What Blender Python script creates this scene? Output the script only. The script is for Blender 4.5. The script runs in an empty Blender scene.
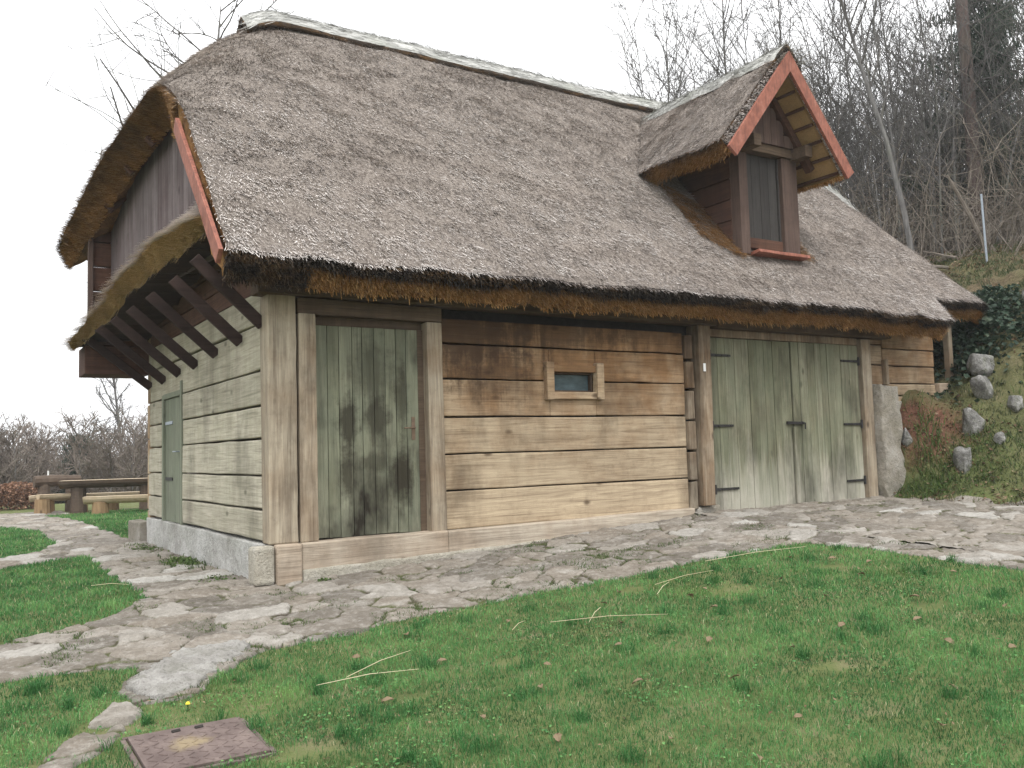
import bpy, math, random
import numpy as np
from mathutils import Vector, Matrix

random.seed(7)
RNG = np.random.default_rng(7)
SC = bpy.context.scene
COL = SC.collection

# ------------------------------------------------------------------ noise
def _hash(ix, iy, iz=0, seed=0):
    n = (ix.astype(np.int64) * 374761393 + iy.astype(np.int64) * 668265263 + np.int64(iz) * 2147483647 + np.int64(seed) * 1274126177)
    n = (n ^ (n >> 13)) * 1274126177
    n = n ^ (n >> 16)
    return (n & 0xffffff) / float(0xffffff)

def vnoise(x, y, seed=0):
    x = np.asarray(x, float); y = np.asarray(y, float)
    ix = np.floor(x); iy = np.floor(y)
    fx = x - ix; fy = y - iy
    fx = fx * fx * (3 - 2 * fx); fy = fy * fy * (3 - 2 * fy)
    a = _hash(ix, iy, 0, seed); b = _hash(ix + 1, iy, 0, seed)
    c = _hash(ix, iy + 1, 0, seed); d = _hash(ix + 1, iy + 1, 0, seed)
    return (a * (1 - fx) + b * fx) * (1 - fy) + (c * (1 - fx) + d * fx) * fy

def fbm(x, y, oct=4, seed=0):
    s = 0; a = .5; t = 0
    x = np.asarray(x, float); y = np.asarray(y, float)
    for i in range(oct):
        s = s + a * vnoise(x, y, seed + i * 17); t += a
        x = x * 2.03 + 5.1; y = y * 2.03 + 1.7; a *= .5
    return s / t

def smin(a, b, k):
    h = np.clip(.5 + .5 * (b - a) / k, 0, 1)
    return b * (1 - h) + a * h - k * h * (1 - h)

def sstep(a, b, x):
    t = np.clip((x - a) / (b - a), 0, 1)
    return t * t * (3 - 2 * t)

# ------------------------------------------------------------------ object helpers
def world_loc(o):
    v = Vector((0, 0, 0))
    while o is not None:
        v = v + o.location; o = o.parent
    return v

def tag(o, label=None, cat=None, group=None, kind=None):
    if label: o['label'] = label
    if cat: o['category'] = cat
    if group: o['group'] = group
    if kind: o['kind'] = kind
    return o

def empty(name, loc, label=None, cat=None, group=None):
    o = bpy.data.objects.new(name, None)
    o.empty_display_size = .2
    COL.objects.link(o); o.location = loc
    return tag(o, label, cat, group)

def copy_tree(o, parent=None):
    c = o.copy(); COL.objects.link(c)
    if parent is not None: c.parent = parent
    for ch in list(o.children): copy_tree(ch, c)
    return c

def mesh_obj(name, verts, faces, mats, parent=None, loc=None, rnd=None, tone=None, midx=None, smooth=False, counts=None, dom='FACE'):
    """verts Nx3 world coords (local if loc given); faces list of tuples, or a flat index array with counts"""
    verts = np.asarray(verts, np.float32).reshape(-1, 3)
    base = world_loc(parent) if parent is not None else Vector((0, 0, 0))
    if loc is None: verts = verts - np.array(base, np.float32)
    me = bpy.data.meshes.new(name)
    if counts is None:
        counts = np.array([len(f) for f in faces], np.int32)
        flat = np.array([i for f in faces for i in f], np.int32)
    else:
        flat = np.asarray(faces, np.int32).ravel(); counts = np.asarray(counts, np.int32)
    me.vertices.add(len(verts)); me.vertices.foreach_set('co', verts.ravel())
    me.loops.add(len(flat)); me.loops.foreach_set('vertex_index', flat)
    me.polygons.add(len(counts))
    st = np.zeros(len(counts), np.int32); st[1:] = np.cumsum(counts)[:-1]
    me.polygons.foreach_set('loop_start', st)
    if not isinstance(mats, (list, tuple)): mats = [mats]
    for m in mats: me.materials.append(m)
    if midx is not None: me.polygons.foreach_set('material_index', np.asarray(midx, np.int32))
    me.polygons.foreach_set('use_smooth', np.full(len(counts), bool(smooth)) if not hasattr(smooth, '__len__') else np.asarray(smooth, bool))
    me.update(calc_edges=True)
    for nm, arr in (('rnd', rnd), ('tone', tone)):
        a = me.attributes.new(nm, 'FLOAT', dom)
        if arr is None: arr = np.full(len(counts) if dom == 'FACE' else len(verts), .5)
        a.data.foreach_set('value', np.asarray(arr, np.float32))
    o = bpy.data.objects.new(name, me); COL.objects.link(o)
    if loc is not None: o.location = loc
    if parent is not None: o.parent = parent
    return o

class MB:
    def __init__(s): s.v = []; s.f = []; s.r = []; s.t = []; s.m = []
    def add(s, vs, fs, rnd=None, tone=.5, mi=0):
        n = len(s.v); s.v += [tuple(v) for v in vs]
        r = random.random() if rnd is None else rnd
        for f in fs:
            s.f.append(tuple(i + n for i in f)); s.r.append(r); s.t.append(tone); s.m.append(mi)
    def box(s, x0, x1, y0, y1, z0, z1, rnd=None, tone=.5, mi=0):
        vs = [(x0, y0, z0), (x1, y0, z0), (x1, y1, z0), (x0, y1, z0), (x0, y0, z1), (x1, y0, z1), (x1, y1, z1), (x0, y1, z1)]
        s.add(vs, [(0, 3, 2, 1), (4, 5, 6, 7), (0, 1, 5, 4), (1, 2, 6, 5), (2, 3, 7, 6), (3, 0, 4, 7)], rnd, tone, mi)
    def prism(s, a, b, u, v, hu, hv, rnd=None, tone=.5, mi=0, n=1, wob=0.0, taper=1.0):
        """beam from a to b with half sizes hu along u and hv along v, n segments with small wobble"""
        a = Vector(a); b = Vector(b); u = Vector(u).normalized(); v = Vector(v).normalized()
        vs = []; ph = random.random() * 50
        for i in range(n + 1):
            t = i / n; c = a.lerp(b, t); k = 1 + (taper - 1) * t
            for q, (su, sv) in enumerate(((-1, -1), (1, -1), (1, 1), (-1, 1))):
                w1 = (vnoise(np.array(t * n * .9 + ph), np.array(q * 7.3 + ph)) - .5) * 2 * wob
                w2 = (vnoise(np.array(t * n * .9 + ph + 9), np.array(q * 7.3 + ph)) - .5) * 2 * wob
                vs.append(c + u * (su * hu * k + float(w1)) + v * (sv * hv * k + float(w2)))
        fs = []
        for i in range(n):
            o = i * 4
            for q in range(4):
                q2 = (q + 1) % 4
                fs.append((o + q, o + q2, o + 4 + q2, o + 4 + q))
        fs.append((3, 2, 1, 0)); o = n * 4; fs.append((o, o + 1, o + 2, o + 3))
        s.add(vs, fs, rnd, tone, mi)
    def tube(s, pts, radii, sides=6, rnd=None, tone=.5, mi=0, cap=True):
        pts = [Vector(p) for p in pts]; n0 = len(s.v); r = random.random() if rnd is None else rnd
        k = len(pts)
        ref = None
        for i, p in enumerate(pts):
            d = (pts[min(i + 1, k - 1)] - pts[max(i - 1, 0)])
            d = d.normalized() if d.length > 1e-9 else Vector((0, 0, 1))
            if ref is None: ref = d.orthogonal().normalized()
            ref = (ref - d * ref.dot(d)); ref = ref.normalized() if ref.length > 1e-6 else d.orthogonal().normalized()
            w = d.cross(ref)
            for j in range(sides):
                a = 2 * math.pi * j / sides
                q = p + (ref * math.cos(a) + w * math.sin(a)) * radii[i]
                s.v.append((q.x, q.y, q.z))
        for i in range(k - 1):
            for j in range(sides):
                j2 = (j + 1) % sides
                s.f.append((n0 + i * sides + j, n0 + i * sides + j2, n0 + (i + 1) * sides + j2, n0 + (i + 1) * sides + j)); s.r.append(r); s.t.append(tone); s.m.append(mi)
        if cap:
            s.f.append(tuple(n0 + j for j in range(sides))[::-1]); s.r.append(r); s.t.append(tone); s.m.append(mi)
            s.f.append(tuple(n0 + (k - 1) * sides + j for j in range(sides))); s.r.append(r); s.t.append(tone); s.m.append(mi)
    def build(s, name, mats, parent=None, bevel=0, smooth=False, loc=None, seg=2):
        o = mesh_obj(name, s.v, s.f, mats, parent, loc, s.r, s.t, s.m, smooth)
        if bevel:
            b = o.modifiers.new('edge', 'BEVEL'); b.width = bevel; b.segments = seg; b.limit_method = 'ANGLE'; b.angle_limit = math.radians(40)
        return o

# ------------------------------------------------------------------ materials
class NT:
    def __init__(s, name, rough=.9, spec=.2):
        s.m = bpy.data.materials.new(name); s.m.use_nodes = True
        s.t = s.m.node_tree; s.b = s.t.nodes['Principled BSDF']
        s.b.inputs['Roughness'].default_value = rough
        s.b.inputs['Specular IOR Level'].default_value = spec
    def n(s, typ, **kw):
        x = s.t.nodes.new(typ)
        for k, v in kw.items():
            if k.startswith('_'): setattr(x, k[1:], v)
            else: x.inputs[k].default_value = v
        return x
    def l(s, a, b): s.t.links.new(a, b)
    def coord(s, scale=(1, 1, 1), rnd=0.0):
        tc = s.n('ShaderNodeTexCoord'); mp = s.n('ShaderNodeMapping'); mp.inputs['Scale'].default_value = scale
        if rnd:
            at = s.n('ShaderNodeAttribute', _attribute_name='rnd')
            mu = s.n('ShaderNodeVectorMath', _operation='MULTIPLY_ADD')
            cb = s.n('ShaderNodeCombineXYZ')
            for i in range(3): s.l(at.outputs['Fac'], cb.inputs[i])
            mu.inputs[1].default_value = (rnd, rnd * 1.7, rnd * .6)
            s.l(cb.outputs[0], mu.inputs[0]); s.l(tc.outputs['Object'], mu.inputs[2]); s.l(mu.outputs[0], mp.inputs['Vector'])
        else: s.l(tc.outputs['Object'], mp.inputs['Vector'])
        return mp.outputs[0]
    def noise(s, vec, scale, detail=5, rough=.6, dist=0.0):
        x = s.n('ShaderNodeTexNoise', Scale=scale, Detail=detail, Roughness=rough, Distortion=dist)
        s.l(vec, x.inputs['Vector']); return x.outputs['Fac']
    def ramp(s, fac, stops, interp='LINEAR'):
        r = s.n('ShaderNodeValToRGB'); e = r.color_ramp.elements; r.color_ramp.interpolation = interp
        while len(e) < len(stops): e.new(.5)
        for i, (p, c) in enumerate(stops):
            e[i].position = p; e[i].color = (*c, 1) if len(c) == 3 else c
        s.l(fac, r.inputs[0]); return r.outputs[0]
    def mrange(s, fac, a, b, c=0.0, d=1.0):
        r = s.n('ShaderNodeMapRange'); r.inputs[1].default_value = a; r.inputs[2].default_value = b; r.inputs[3].default_value = c; r.inputs[4].default_value = d
        s.l(fac, r.inputs[0]); return r.outputs[0]
    def mix(s, fac, a, b, mode='MIX'):
        r = s.n('ShaderNodeMix', _data_type='RGBA', _blend_type=mode)
        for v, i in ((fac, 0), (a, 6), (b, 7)):
            if hasattr(v, 'is_linked'): s.l(v, r.inputs[i])
            elif isinstance(v, (int, float)): r.inputs[i].default_value = v
            else: r.inputs[i].default_value = (*v, 1)
        return r.outputs[2]
    def math(s, op, a, b=None, clamp=False):
        r = s.n('ShaderNodeMath', _operation=op, _use_clamp=clamp)
        for v, i in ((a, 0), (b, 1)):
            if v is None: continue
            if hasattr(v, 'is_linked'): s.l(v, r.inputs[i])
            else: r.inputs[i].default_value = v
        return r.outputs[0]
    def attr(s, name): return s.n('ShaderNodeAttribute', _attribute_name=name).outputs['Fac']
    def color(s, c): s.l(c, s.b.inputs['Base Color'])
    def bump(s, h, strength=.4, dist=.01):
        b = s.n('ShaderNodeBump', Strength=strength, Distance=dist); s.l(h, b.inputs['Height']); s.l(b.outputs[0], s.b.inputs['Normal'])

def wood(name, axis, pale, brown, dark, algae=0.0, algae_col=(.16, .19, .11), stain=0.0, tonek=1.0, rough=.85, knots=True, stain_scale=1.6, streak=.45, bleach=0.0, bleach_col=(.46, .42, .34), bleach_z=(.1, .75), blots=(), blot_col=(.05, .03, .018)):
    """weathered timber; 'tone' on each plank runs from rain-bleached (0) to brown (1)"""
    k = NT(name, rough, .15)
    al, ac = .55, 9.0
    sc = [ac, ac, ac]; sc['XYZ'.index(axis)] = al
    v = k.coord(sc, 23.0)
    g1 = k.noise(v, 1.6, 8, .68, 1.2)
    sc2 = [60.0, 60.0, 60.0]; sc2['XYZ'.index(axis)] = 1.6
    v2 = k.coord(sc2, 11.0)
    g2 = k.noise(v2, 1.0, 4, .6)
    pv = k.coord((1, 1, 1), 7.0)
    blot = k.noise(pv, 2.3, 5, .6)
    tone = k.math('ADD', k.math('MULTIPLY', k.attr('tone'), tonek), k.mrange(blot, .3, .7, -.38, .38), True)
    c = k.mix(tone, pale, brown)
    rn = k.attr('rnd')
    val = k.mrange(rn, 0, 1, .84, 1.14)
    hs = k.n('ShaderNodeHueSaturation'); k.l(c, hs.inputs['Color']); k.l(val, hs.inputs['Value']); c = hs.outputs[0]
    c = k.mix(k.mrange(g1, .35, .7, .5, 0), c, dark)
    c = k.mix(k.mrange(g2, .52, .74, 0, .6), c, dark)
    # rain streaks and old weather marks running down the timber
    sv = k.coord((5.5, 5.5, .38), 0)
    s1_ = k.noise(sv, 1.5, 7, .7, .3)
    c = k.mix(k.mrange(s1_, .48, .70, 0, streak), c, k.mix(.35, dark, c))
    c = k.mix(k.mrange(s1_, .46, .30, 0, streak * .55), c, tuple(min(1, x * 1.25) for x in pale))
    mo = k.noise(k.coord((1, 1, 1), 3), 9.0, 7, .72)
    c = k.mix(k.mrange(mo, .52, .70, 0, .5), c, k.mix(.5, dark, c))
    if bleach:
        tc = k.n('ShaderNodeTexCoord'); sp = k.n('ShaderNodeSeparateXYZ'); k.l(tc.outputs['Object'], sp.inputs[0])
        zz = k.math('ADD', sp.outputs[2], k.mrange(s1_, .3, .7, -.45, .45))
        c = k.mix(k.mrange(zz, bleach_z[0], bleach_z[1], bleach, 0), c, bleach_col)
    if knots:
        vo = k.n('ShaderNodeTexVoronoi', Scale=1.0, Randomness=1.0)
        scv = [3.6, 3.6, 3.6]; scv['XYZ'.index(axis)] = 1.9
        k.l(k.coord(scv, 31.0), vo.inputs['Vector'])
        kn = k.mrange(vo.outputs['Distance'], .05, .13, .75, 0)
        c = k.mix(kn, c, tuple(x * .6 for x in dark))
    if algae:
        va = k.coord((1.3, 1.3, .9), 0)
        a = k.noise(va, 1.9, 6, .68)
        c = k.mix(k.math('MULTIPLY', k.mrange(a, .33, .62), algae, True), c, algae_col)
    if stain:
        vs_ = k.coord((1.0, 1.0, .42), 0)
        st = k.noise(vs_, stain_scale, 5, .62)
        c = k.mix(k.mrange(st, .5, .68, 0, stain), c, tuple(x * .5 for x in dark))
    for (bx, by, bz, sx, sz, amt) in blots:      # stains and dark blotches of a given place and shape
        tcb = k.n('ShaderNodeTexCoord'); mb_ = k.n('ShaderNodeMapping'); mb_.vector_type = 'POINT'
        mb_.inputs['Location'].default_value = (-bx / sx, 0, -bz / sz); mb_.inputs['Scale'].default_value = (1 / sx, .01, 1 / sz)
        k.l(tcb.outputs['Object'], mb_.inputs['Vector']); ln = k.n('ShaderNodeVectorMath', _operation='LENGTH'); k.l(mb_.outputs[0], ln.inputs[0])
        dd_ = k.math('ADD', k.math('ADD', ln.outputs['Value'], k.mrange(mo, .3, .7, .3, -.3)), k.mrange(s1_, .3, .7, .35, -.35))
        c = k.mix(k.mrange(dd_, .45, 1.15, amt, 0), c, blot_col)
    k.color(c)
    h = k.math('ADD', k.math('MULTIPLY', g1, .7), k.math('MULTIPLY', g2, .6))
    k.bump(h, .55, .012)
    return k.m

M = {}
M['front_wood'] = wood('front_wood', 'X', (.56, .455, .315), (.27, .155, .075), (.085, .05, .028), stain=.5, streak=.12, blots=[(2.1, 0, 2.45, 1.0, .55, .85), (3.3, 0, 2.55, 1.1, .35, .7), (2.5, 0, 2.0, .5, .35, .5), (4.6, 0, 2.6, .9, .25, .5)])  # blots darken the upper rows of the front wall
M['side_wood'] = wood('side_wood', 'Y', (.57, .525, .425), (.41, .37, .28), (.11, .098, .07), algae=.2, algae_col=(.27, .285, .185), stain=.4, streak=.25)
M['post_wood'] = wood('post_wood', 'Z', (.43, .375, .285), (.23, .145, .08), (.065, .042, .028), stain=.7, streak=.75)
M['beam_wood'] = wood('beam_wood', 'X', (.53, .465, .375), (.36, .265, .185), (.11, .08, .055), stain=.4, streak=.1)
M['dark_beam'] = wood('dark_beam', 'X', (.15, .11, .075), (.09, .06, .04), (.035, .025, .02))
M['door_wood'] = wood('door_wood', 'Z', (.25, .255, .18), (.155, .16, .105), (.042, .036, .026), algae=.45, algae_col=(.13, .15, .11), stain=1.0, stain_scale=1.9, streak=.75, bleach=.35, bleach_col=(.26, .25, .19), bleach_z=(.3, .9), blots=[(.80, 0, 1.5, .13, .32, .85), (.78, 0, 1.0, .09, .32, .8), (1.36, 0, .98, .13, .36, .95), (1.08, 0, 1.55, .2, .22, .75), (1.05, 0, 2.0, .3, .35, .5), (1.38, 0, 1.75, .1, .3, .6), (1.05, 0, 1.12, .25, .1, .6)], blot_col=(.028, .024, .016))
M['barn_wood'] = wood('barn_wood', 'Z', (.30, .29, .205), (.165, .162, .10), (.055, .05, .034), algae=.42, algae_col=(.155, .18, .12), stain=.6, streak=.8, bleach=.85, bleach_col=(.44, .415, .355), bleach_z=(.45, 1.2))
M['side_door_wood'] = wood('side_door_wood', 'Z', (.25, .265, .20), (.19, .205, .15), (.09, .095, .075), algae=.4, algae_col=(.17, .20, .14))
M['gable_wood'] = wood('gable_wood', 'Z', (.20, .17, .17), (.12, .09, .09), (.045, .032, .032))
M['brown_wood'] = wood('brown_wood', 'X', (.14, .075, .05), (.09, .045, .032), (.03, .018, .014))
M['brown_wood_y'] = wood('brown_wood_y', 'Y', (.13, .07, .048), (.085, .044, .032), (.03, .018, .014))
M['brown_post'] = wood('brown_post', 'Z', (.135, .095, .078), (.09, .06, .05), (.03, .02, .017))
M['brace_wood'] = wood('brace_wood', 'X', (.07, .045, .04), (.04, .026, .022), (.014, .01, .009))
M['shutter_wood'] = wood('shutter_wood', 'Z', (.075, .07, .066), (.055, .05, .047), (.025, .024, .023), streak=.1)
M['bench_wood'] = wood('bench_wood', 'X', (.60, .52, .40), (.5, .4, .27), (.2, .14, .08))
M['bench_bark'] = wood('bench_bark', 'X', (.14, .11, .085), (.1, .07, .05), (.04, .03, .024))
M['stump_wood'] = wood('stump_wood', 'Z', (.36, .26, .15), (.27, .175, .09), (.1, .065, .04))

def red_paint():
    k = NT('red_barge', .75, .25)
    n = k.noise(k.coord((3, 3, 3), 5), 3, 6, .65)
    f = k.noise(k.coord((30, 30, 3), 5), 1.5, 4)
    c = k.ramp(n, [(.3, (.17, .065, .045)), (.55, (.275, .105, .072)), (.8, (.36, .185, .14))])
    c = k.mix(k.mrange(f, .5, .68, 0, .7), c, (.10, .045, .035))
    k.color(c); k.bump(f, .25, .005); return k.m
M['red_barge'] = red_paint()

def thatch_mat():
    k = NT('thatch', .95, .05)
    r = k.attr('rnd')
    c = k.ramp(r, [(0, (.055, .045, .04)), (.25, (.22, .19, .172)), (.6, (.48, .435, .405)), (.9, (.70, .655, .62)), (1, (.82, .78, .74))])
    n = k.noise(k.coord((1, 1, 1)), .55, 5, .6)
    c = k.mix(k.mrange(n, .45, .7, 0, .65), c, k.mix(.5, c, (.27, .19, .135)))
    n2 = k.noise(k.coord((1, 1, 1)), 2.6, 5, .65)
    c = k.mix(k.mrange(n2, .5, .75, 0, .5), c, k.mix(.45, c, (.14, .115, .10)))
    k.color(c); return k.m
M['thatch'] = thatch_mat()
def thatch_base():
    k = NT('thatch_base', .95, .05)
    n = k.noise(k.coord((9, 14, 14)), 3, 8, .75)
    c = k.ramp(n, [(.3, (.10, .082, .07)), (.55, (.30, .262, .23)), (.75, (.50, .455, .41))])
    k.color(c); k.bump(n, .9, .05); return k.m
M['thatch_base'] = thatch_base()
def thatch_cut():
    # tone 0 = dark wet upper layer, 1 = fresh ochre straw
    k = NT('thatch_cut', .95, .05)
    n = k.noise(k.coord((1.2, 1.2, 4)), 2.0, 6, .7)
    f = k.noise(k.coord((60, 60, 60)), 1.2, 3, .7)
    t = k.math('ADD', k.attr('tone'), k.mrange(n, .3, .7, -.3, .3), True)
    r = k.attr('rnd')
    och = k.ramp(r, [(0, (.26, .125, .042)), (.6, (.58, .31, .11)), (1, (.78, .52, .25))])
    drk = k.ramp(r, [(0, (.022, .017, .014)), (.7, (.065, .052, .042)), (1, (.17, .145, .12))])
    c = k.mix(t, drk, och)
    c = k.mix(k.mrange(f, .45, .7, 0, .6), c, k.mix(.65, c, (.02, .015, .01)))
    k.color(c); k.bump(f, .8, .02); return k.m
M['thatch_cut'] = thatch_cut()
def straw_cut():
    k = NT('straw_cut', .95, .05)
    n = k.noise(k.coord((1.5, 1.5, 1.5)), 3.0, 6, .7); f = k.noise(k.coord((55, 55, 55)), 1.2, 3, .7)
    c = k.ramp(k.attr('rnd'), [(0, (.32, .20, .09)), (.5, (.64, .46, .235)), (1, (.88, .71, .45))])
    c = k.mix(k.mrange(n, .5, .68, 0, .6), c, k.mix(.55, c, (.14, .09, .05)))
    c = k.mix(k.mrange(f, .5, .7, 0, .55), c, k.mix(.7, c, (.03, .02, .012)))
    k.color(c); k.bump(f, .8, .02); return k.m
M['straw_face'] = straw_cut()
def ridge_mat():
    k = NT('ridge_thatch', .9, .1)
    n = k.noise(k.coord((.6, 22, 22)), 1.4, 6, .7)
    p = k.noise(k.coord((1, 1, 1)), 1.6, 5, .6)
    r = k.attr('rnd')
    c = k.ramp(n, [(.25, (.20, .20, .18)), (.5, (.42, .42, .40)), (.72, (.60, .60, .57))])
    c = k.mix(k.mrange(p, .5, .75, 0, .5), c, (.24, .26, .19))
    c = k.mix(k.mrange(r, .0, .25, .6, 0), c, (.16, .14, .12))
    k.color(c); k.bump(n, .8, .03); return k.m
M['ridge'] = ridge_mat()

def stone_mat(name, a, b, c3, moss=0.0, scale=3.0, pits=.25):
    k = NT(name, .92, .2)
    v = k.coord((1, 1, 1), 0)
    n = k.noise(v, scale, 8, .68); f = k.noise(v, scale * 9, 5, .7)
    c = k.ramp(n, [(.3, a), (.52, b), (.72, c3)])
    rv = k.attr('rnd')
    hs = k.n('ShaderNodeHueSaturation'); k.l(c, hs.inputs['Color']); k.l(k.mrange(rv, 0, 1, .72, 1.22), hs.inputs['Value']); c = hs.outputs[0]
    c = k.mix(k.mrange(f, .5, .75, 0, .45), c, tuple(x * .35 for x in a))
    if moss:
        mm = k.noise(v, scale * .8, 7, .7, .5)
        c = k.mix(k.mrange(mm, .49, .62, 0, moss), c, (.085, .095, .04))
    pit = k.noise(v, scale * 5, 6, .75); c = k.mix(k.mrange(pit, .55, .68, 0, pits), c, tuple(x * .3 for x in a))
    k.color(c); k.bump(k.math('ADD', k.math('ADD', n, pit), k.math('MULTIPLY', f, .5)), .9, .05); return k.m
M['rock'] = stone_mat('rock', (.08, .077, .07), (.29, .285, .27), (.62, .61, .59), moss=.7, scale=5.5, pits=.4)
M['slab'] = stone_mat('slab', (.26, .25, .225), (.385, .37, .345), (.50, .485, .455), moss=.25, scale=5, pits=.5)
M['pillar'] = stone_mat('pillar', (.22, .195, .145), (.32, .295, .25), (.43, .41, .37), moss=.15, scale=2.2)
M['plinth'] = stone_mat('plinth', (.27, .26, .235), (.48, .475, .45), (.58, .575, .555), moss=.2, scale=2.0, pits=.12)
M['mortar'] = stone_mat('mortar', (.34, .31, .25), (.47, .44, .37), (.55, .52, .46), moss=.15, scale=4, pits=.12)

def path_mat():
    # tone: 0 joint, 1 stone top; rnd: one value per stone
    k = NT('flagstone', .9, .2)
    v = k.coord((1, 1, 1))
    n = k.noise(v, 4.0, 8, .7); f = k.noise(v, 34, 5, .7)
    r = k.attr('rnd')
    c = k.ramp(r, [(0, (.13, .115, .095)), (.3, (.185, .165, .138)), (.55, (.225, .195, .158)), (.8, (.26, .235, .20)), (.93, (.32, .30, .265)), (1, (.42, .41, .38))])
    c = k.mix(k.mrange(n, .42, .7, 0, .7), c, k.mix(.6, c, (.09, .078, .065)))
    c = k.mix(k.mrange(n, .5, .3, 0, .5), c, (.34, .325, .30))
    lw = k.noise(v, 2.4, 9, .78, .8)
    c = k.mix(k.mrange(lw, .57, .70, 0, .6), c, (.36, .345, .31))
    c = k.mix(k.mrange(lw, .43, .32, 0, .4), c, (.13, .115, .095))
    joint = k.mix(k.mrange(n, .4, .6), (.06, .048, .035), (.075, .085, .03))
    t = k.attr('tone')
    c = k.mix(k.mrange(t, .2, .65, 1, 0), c, joint)
    g2 = k.noise(k.coord((1, 1, 1)), 14, 8, .75)
    c = k.mix(k.mrange(g2, .5, .66, 0, .55), c, k.mix(.6, c, (.07, .06, .048)))
    c = k.mix(k.mrange(g2, .48, .36, 0, .4), c, (.42, .40, .365))
    c = k.mix(k.mrange(f, .52, .72, 0, .5), c, k.mix(.7, c, (.06, .05, .04)))
    k.color(c); k.bump(k.math('ADD', k.math('ADD', n, g2), k.math('MULTIPLY', f, .6)), .9, .025); return k.m
M['flagstone'] = path_mat()

def ground_mat():
    k = NT('ground_soil', .95, .1)
    v = k.coord((1, 1, 1))
    n = k.noise(v, .5, 7, .65); m = k.noise(v, 3.0, 7, .7); f = k.noise(v, 28, 4, .7)
    c = k.ramp(m, [(.3, (.06, .075, .028)), (.5, (.10, .12, .045)), (.7, (.15, .14, .075))])
    lit = k.ramp(f, [(.3, (.04, .032, .02)), (.55, (.105, .08, .05)), (.75, (.19, .15, .10))])
    tc = k.n('ShaderNodeTexCoord'); sp = k.n('ShaderNodeSeparateXYZ'); k.l(tc.outputs['Object'], sp.inputs[0])
    hill = k.mrange(sp.outputs[0], 9.2, 11.0)
    wood_ = k.mrange(sp.outputs[0], 17.5, 20.0)
    far = k.mrange(sp.outputs[1], 24, 34)
    lf = k.math('MULTIPLY', hill, k.mrange(n, .40, .58, .5, 1), True)
    lf = k.math('MAXIMUM', lf, k.math('MULTIPLY', k.math('MAXIMUM', wood_, far), .92), True)
    c = k.mix(lf, c, lit)
    d = k.n('ShaderNodeVectorMath', _operation='DISTANCE'); k.l(tc.outputs['Object'], d.inputs[0]); d.inputs[1].default_value = (9.75, -.15, .85)
    dd = k.math('ADD', d.outputs['Value'], k.mrange(m, .3, .7, -.3, .3))
    c = k.mix(k.mrange(dd, .35, .8, .95, 0), c, k.mix(k.mrange(f, .4, .7), (.09, .042, .03), (.17, .085, .058)))
    k.color(c); k.bump(k.math('ADD', m, f), .6, .04); return k.m
M['ground'] = ground_mat()

def blade_mat(name, stops, patch=None):
    k = NT(name, .65, .25)
    c = k.ramp(k.attr('rnd'), stops)
    if patch:
        n = k.noise(k.coord((1, 1, 1)), patch[1], 5, .6)
        c = k.mix(k.mrange(n, patch[2], patch[3], 0, patch[4]), c, patch[0])
    k.color(c)
    k.b.inputs['Subsurface Weight'].default_value = 0
    tr = k.n('ShaderNodeBsdfTranslucent'); k.l(c, tr.inputs[0])
    ms = k.n('ShaderNodeMixShader'); ms.inputs[0].default_value = .25
    out = k.t.nodes['Material Output']
    k.l(k.b.outputs[0], ms.inputs[1]); k.l(tr.outputs[0], ms.inputs[2]); k.l(ms.outputs[0], out.inputs[0])
    return k.m
M['grass'] = blade_mat('grass', [(0, (.022, .082, .022)), (.4, (.048, .152, .042)), (.78, (.095, .242, .074)), (.93, (.17, .31, .10)), (1, (.42, .40, .24))], ((.22, .30, .07), .9, .58, .76, .35))
M['weed'] = blade_mat('weed', [(0, (.03, .055, .015)), (.6, (.07, .12, .03)), (1, (.14, .18, .06))])
M['cover'] = blade_mat('cover', [(0, (.035, .05, .02)), (.5, (.085, .105, .045)), (.8, (.15, .155, .08)), (1, (.30, .25, .16))])
M['ivy'] = blade_mat('ivy', [(0, (.012, .026, .016)), (.6, (.03, .055, .034)), (1, (.075, .10, .065))])
M['needle'] = blade_mat('needle', [(0, (.018, .032, .022)), (.6, (.04, .062, .042)), (1, (.085, .11, .075))])
M['litter'] = blade_mat('litter', [(0, (.06, .038, .022)), (.5, (.16, .10, .058)), (1, (.30, .22, .14))])
M['beech'] = blade_mat('beech', [(0, (.09, .045, .028)), (.5, (.2, .11, .07)), (1, (.33, .2, .13))])
M['straw'] = blade_mat('straw', [(0, (.5, .43, .28)), (1, (.62, .55, .38))])
M['leaf'] = blade_mat('leaf', [(0, (.11, .075, .04)), (.5, (.21, .155, .095)), (1, (.38, .31, .21))])

def bark(name, a, b, c3):
    k = NT(name, .95, .1)
    n = k.noise(k.coord((9, 9, 1.5), 9), 2.0, 7, .7)
    p = k.noise(k.coord((1, 1, .5), 9), 1.3, 4)
    c = k.ramp(n, [(.3, a), (.55, b), (.75, c3)])
    c = k.mix(k.mrange(p, .5, .7, 0, .4), c, (.13, .14, .09))
    k.color(c); k.bump(n, .7, .02); return k.m
M['bark'] = bark('bark', (.08, .077, .075), (.15, .145, .14), (.25, .245, .235))
M['twig'] = bark('twig', (.065, .06, .058), (.11, .104, .10), (.165, .158, .152))
M['pine_bark'] = bark('pine_bark', (.07, .055, .05), (.13, .10, .09), (.19, .15, .135))
M['brush'] = bark('brush', (.11, .09, .075), (.18, .155, .13), (.29, .26, .225))

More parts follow.
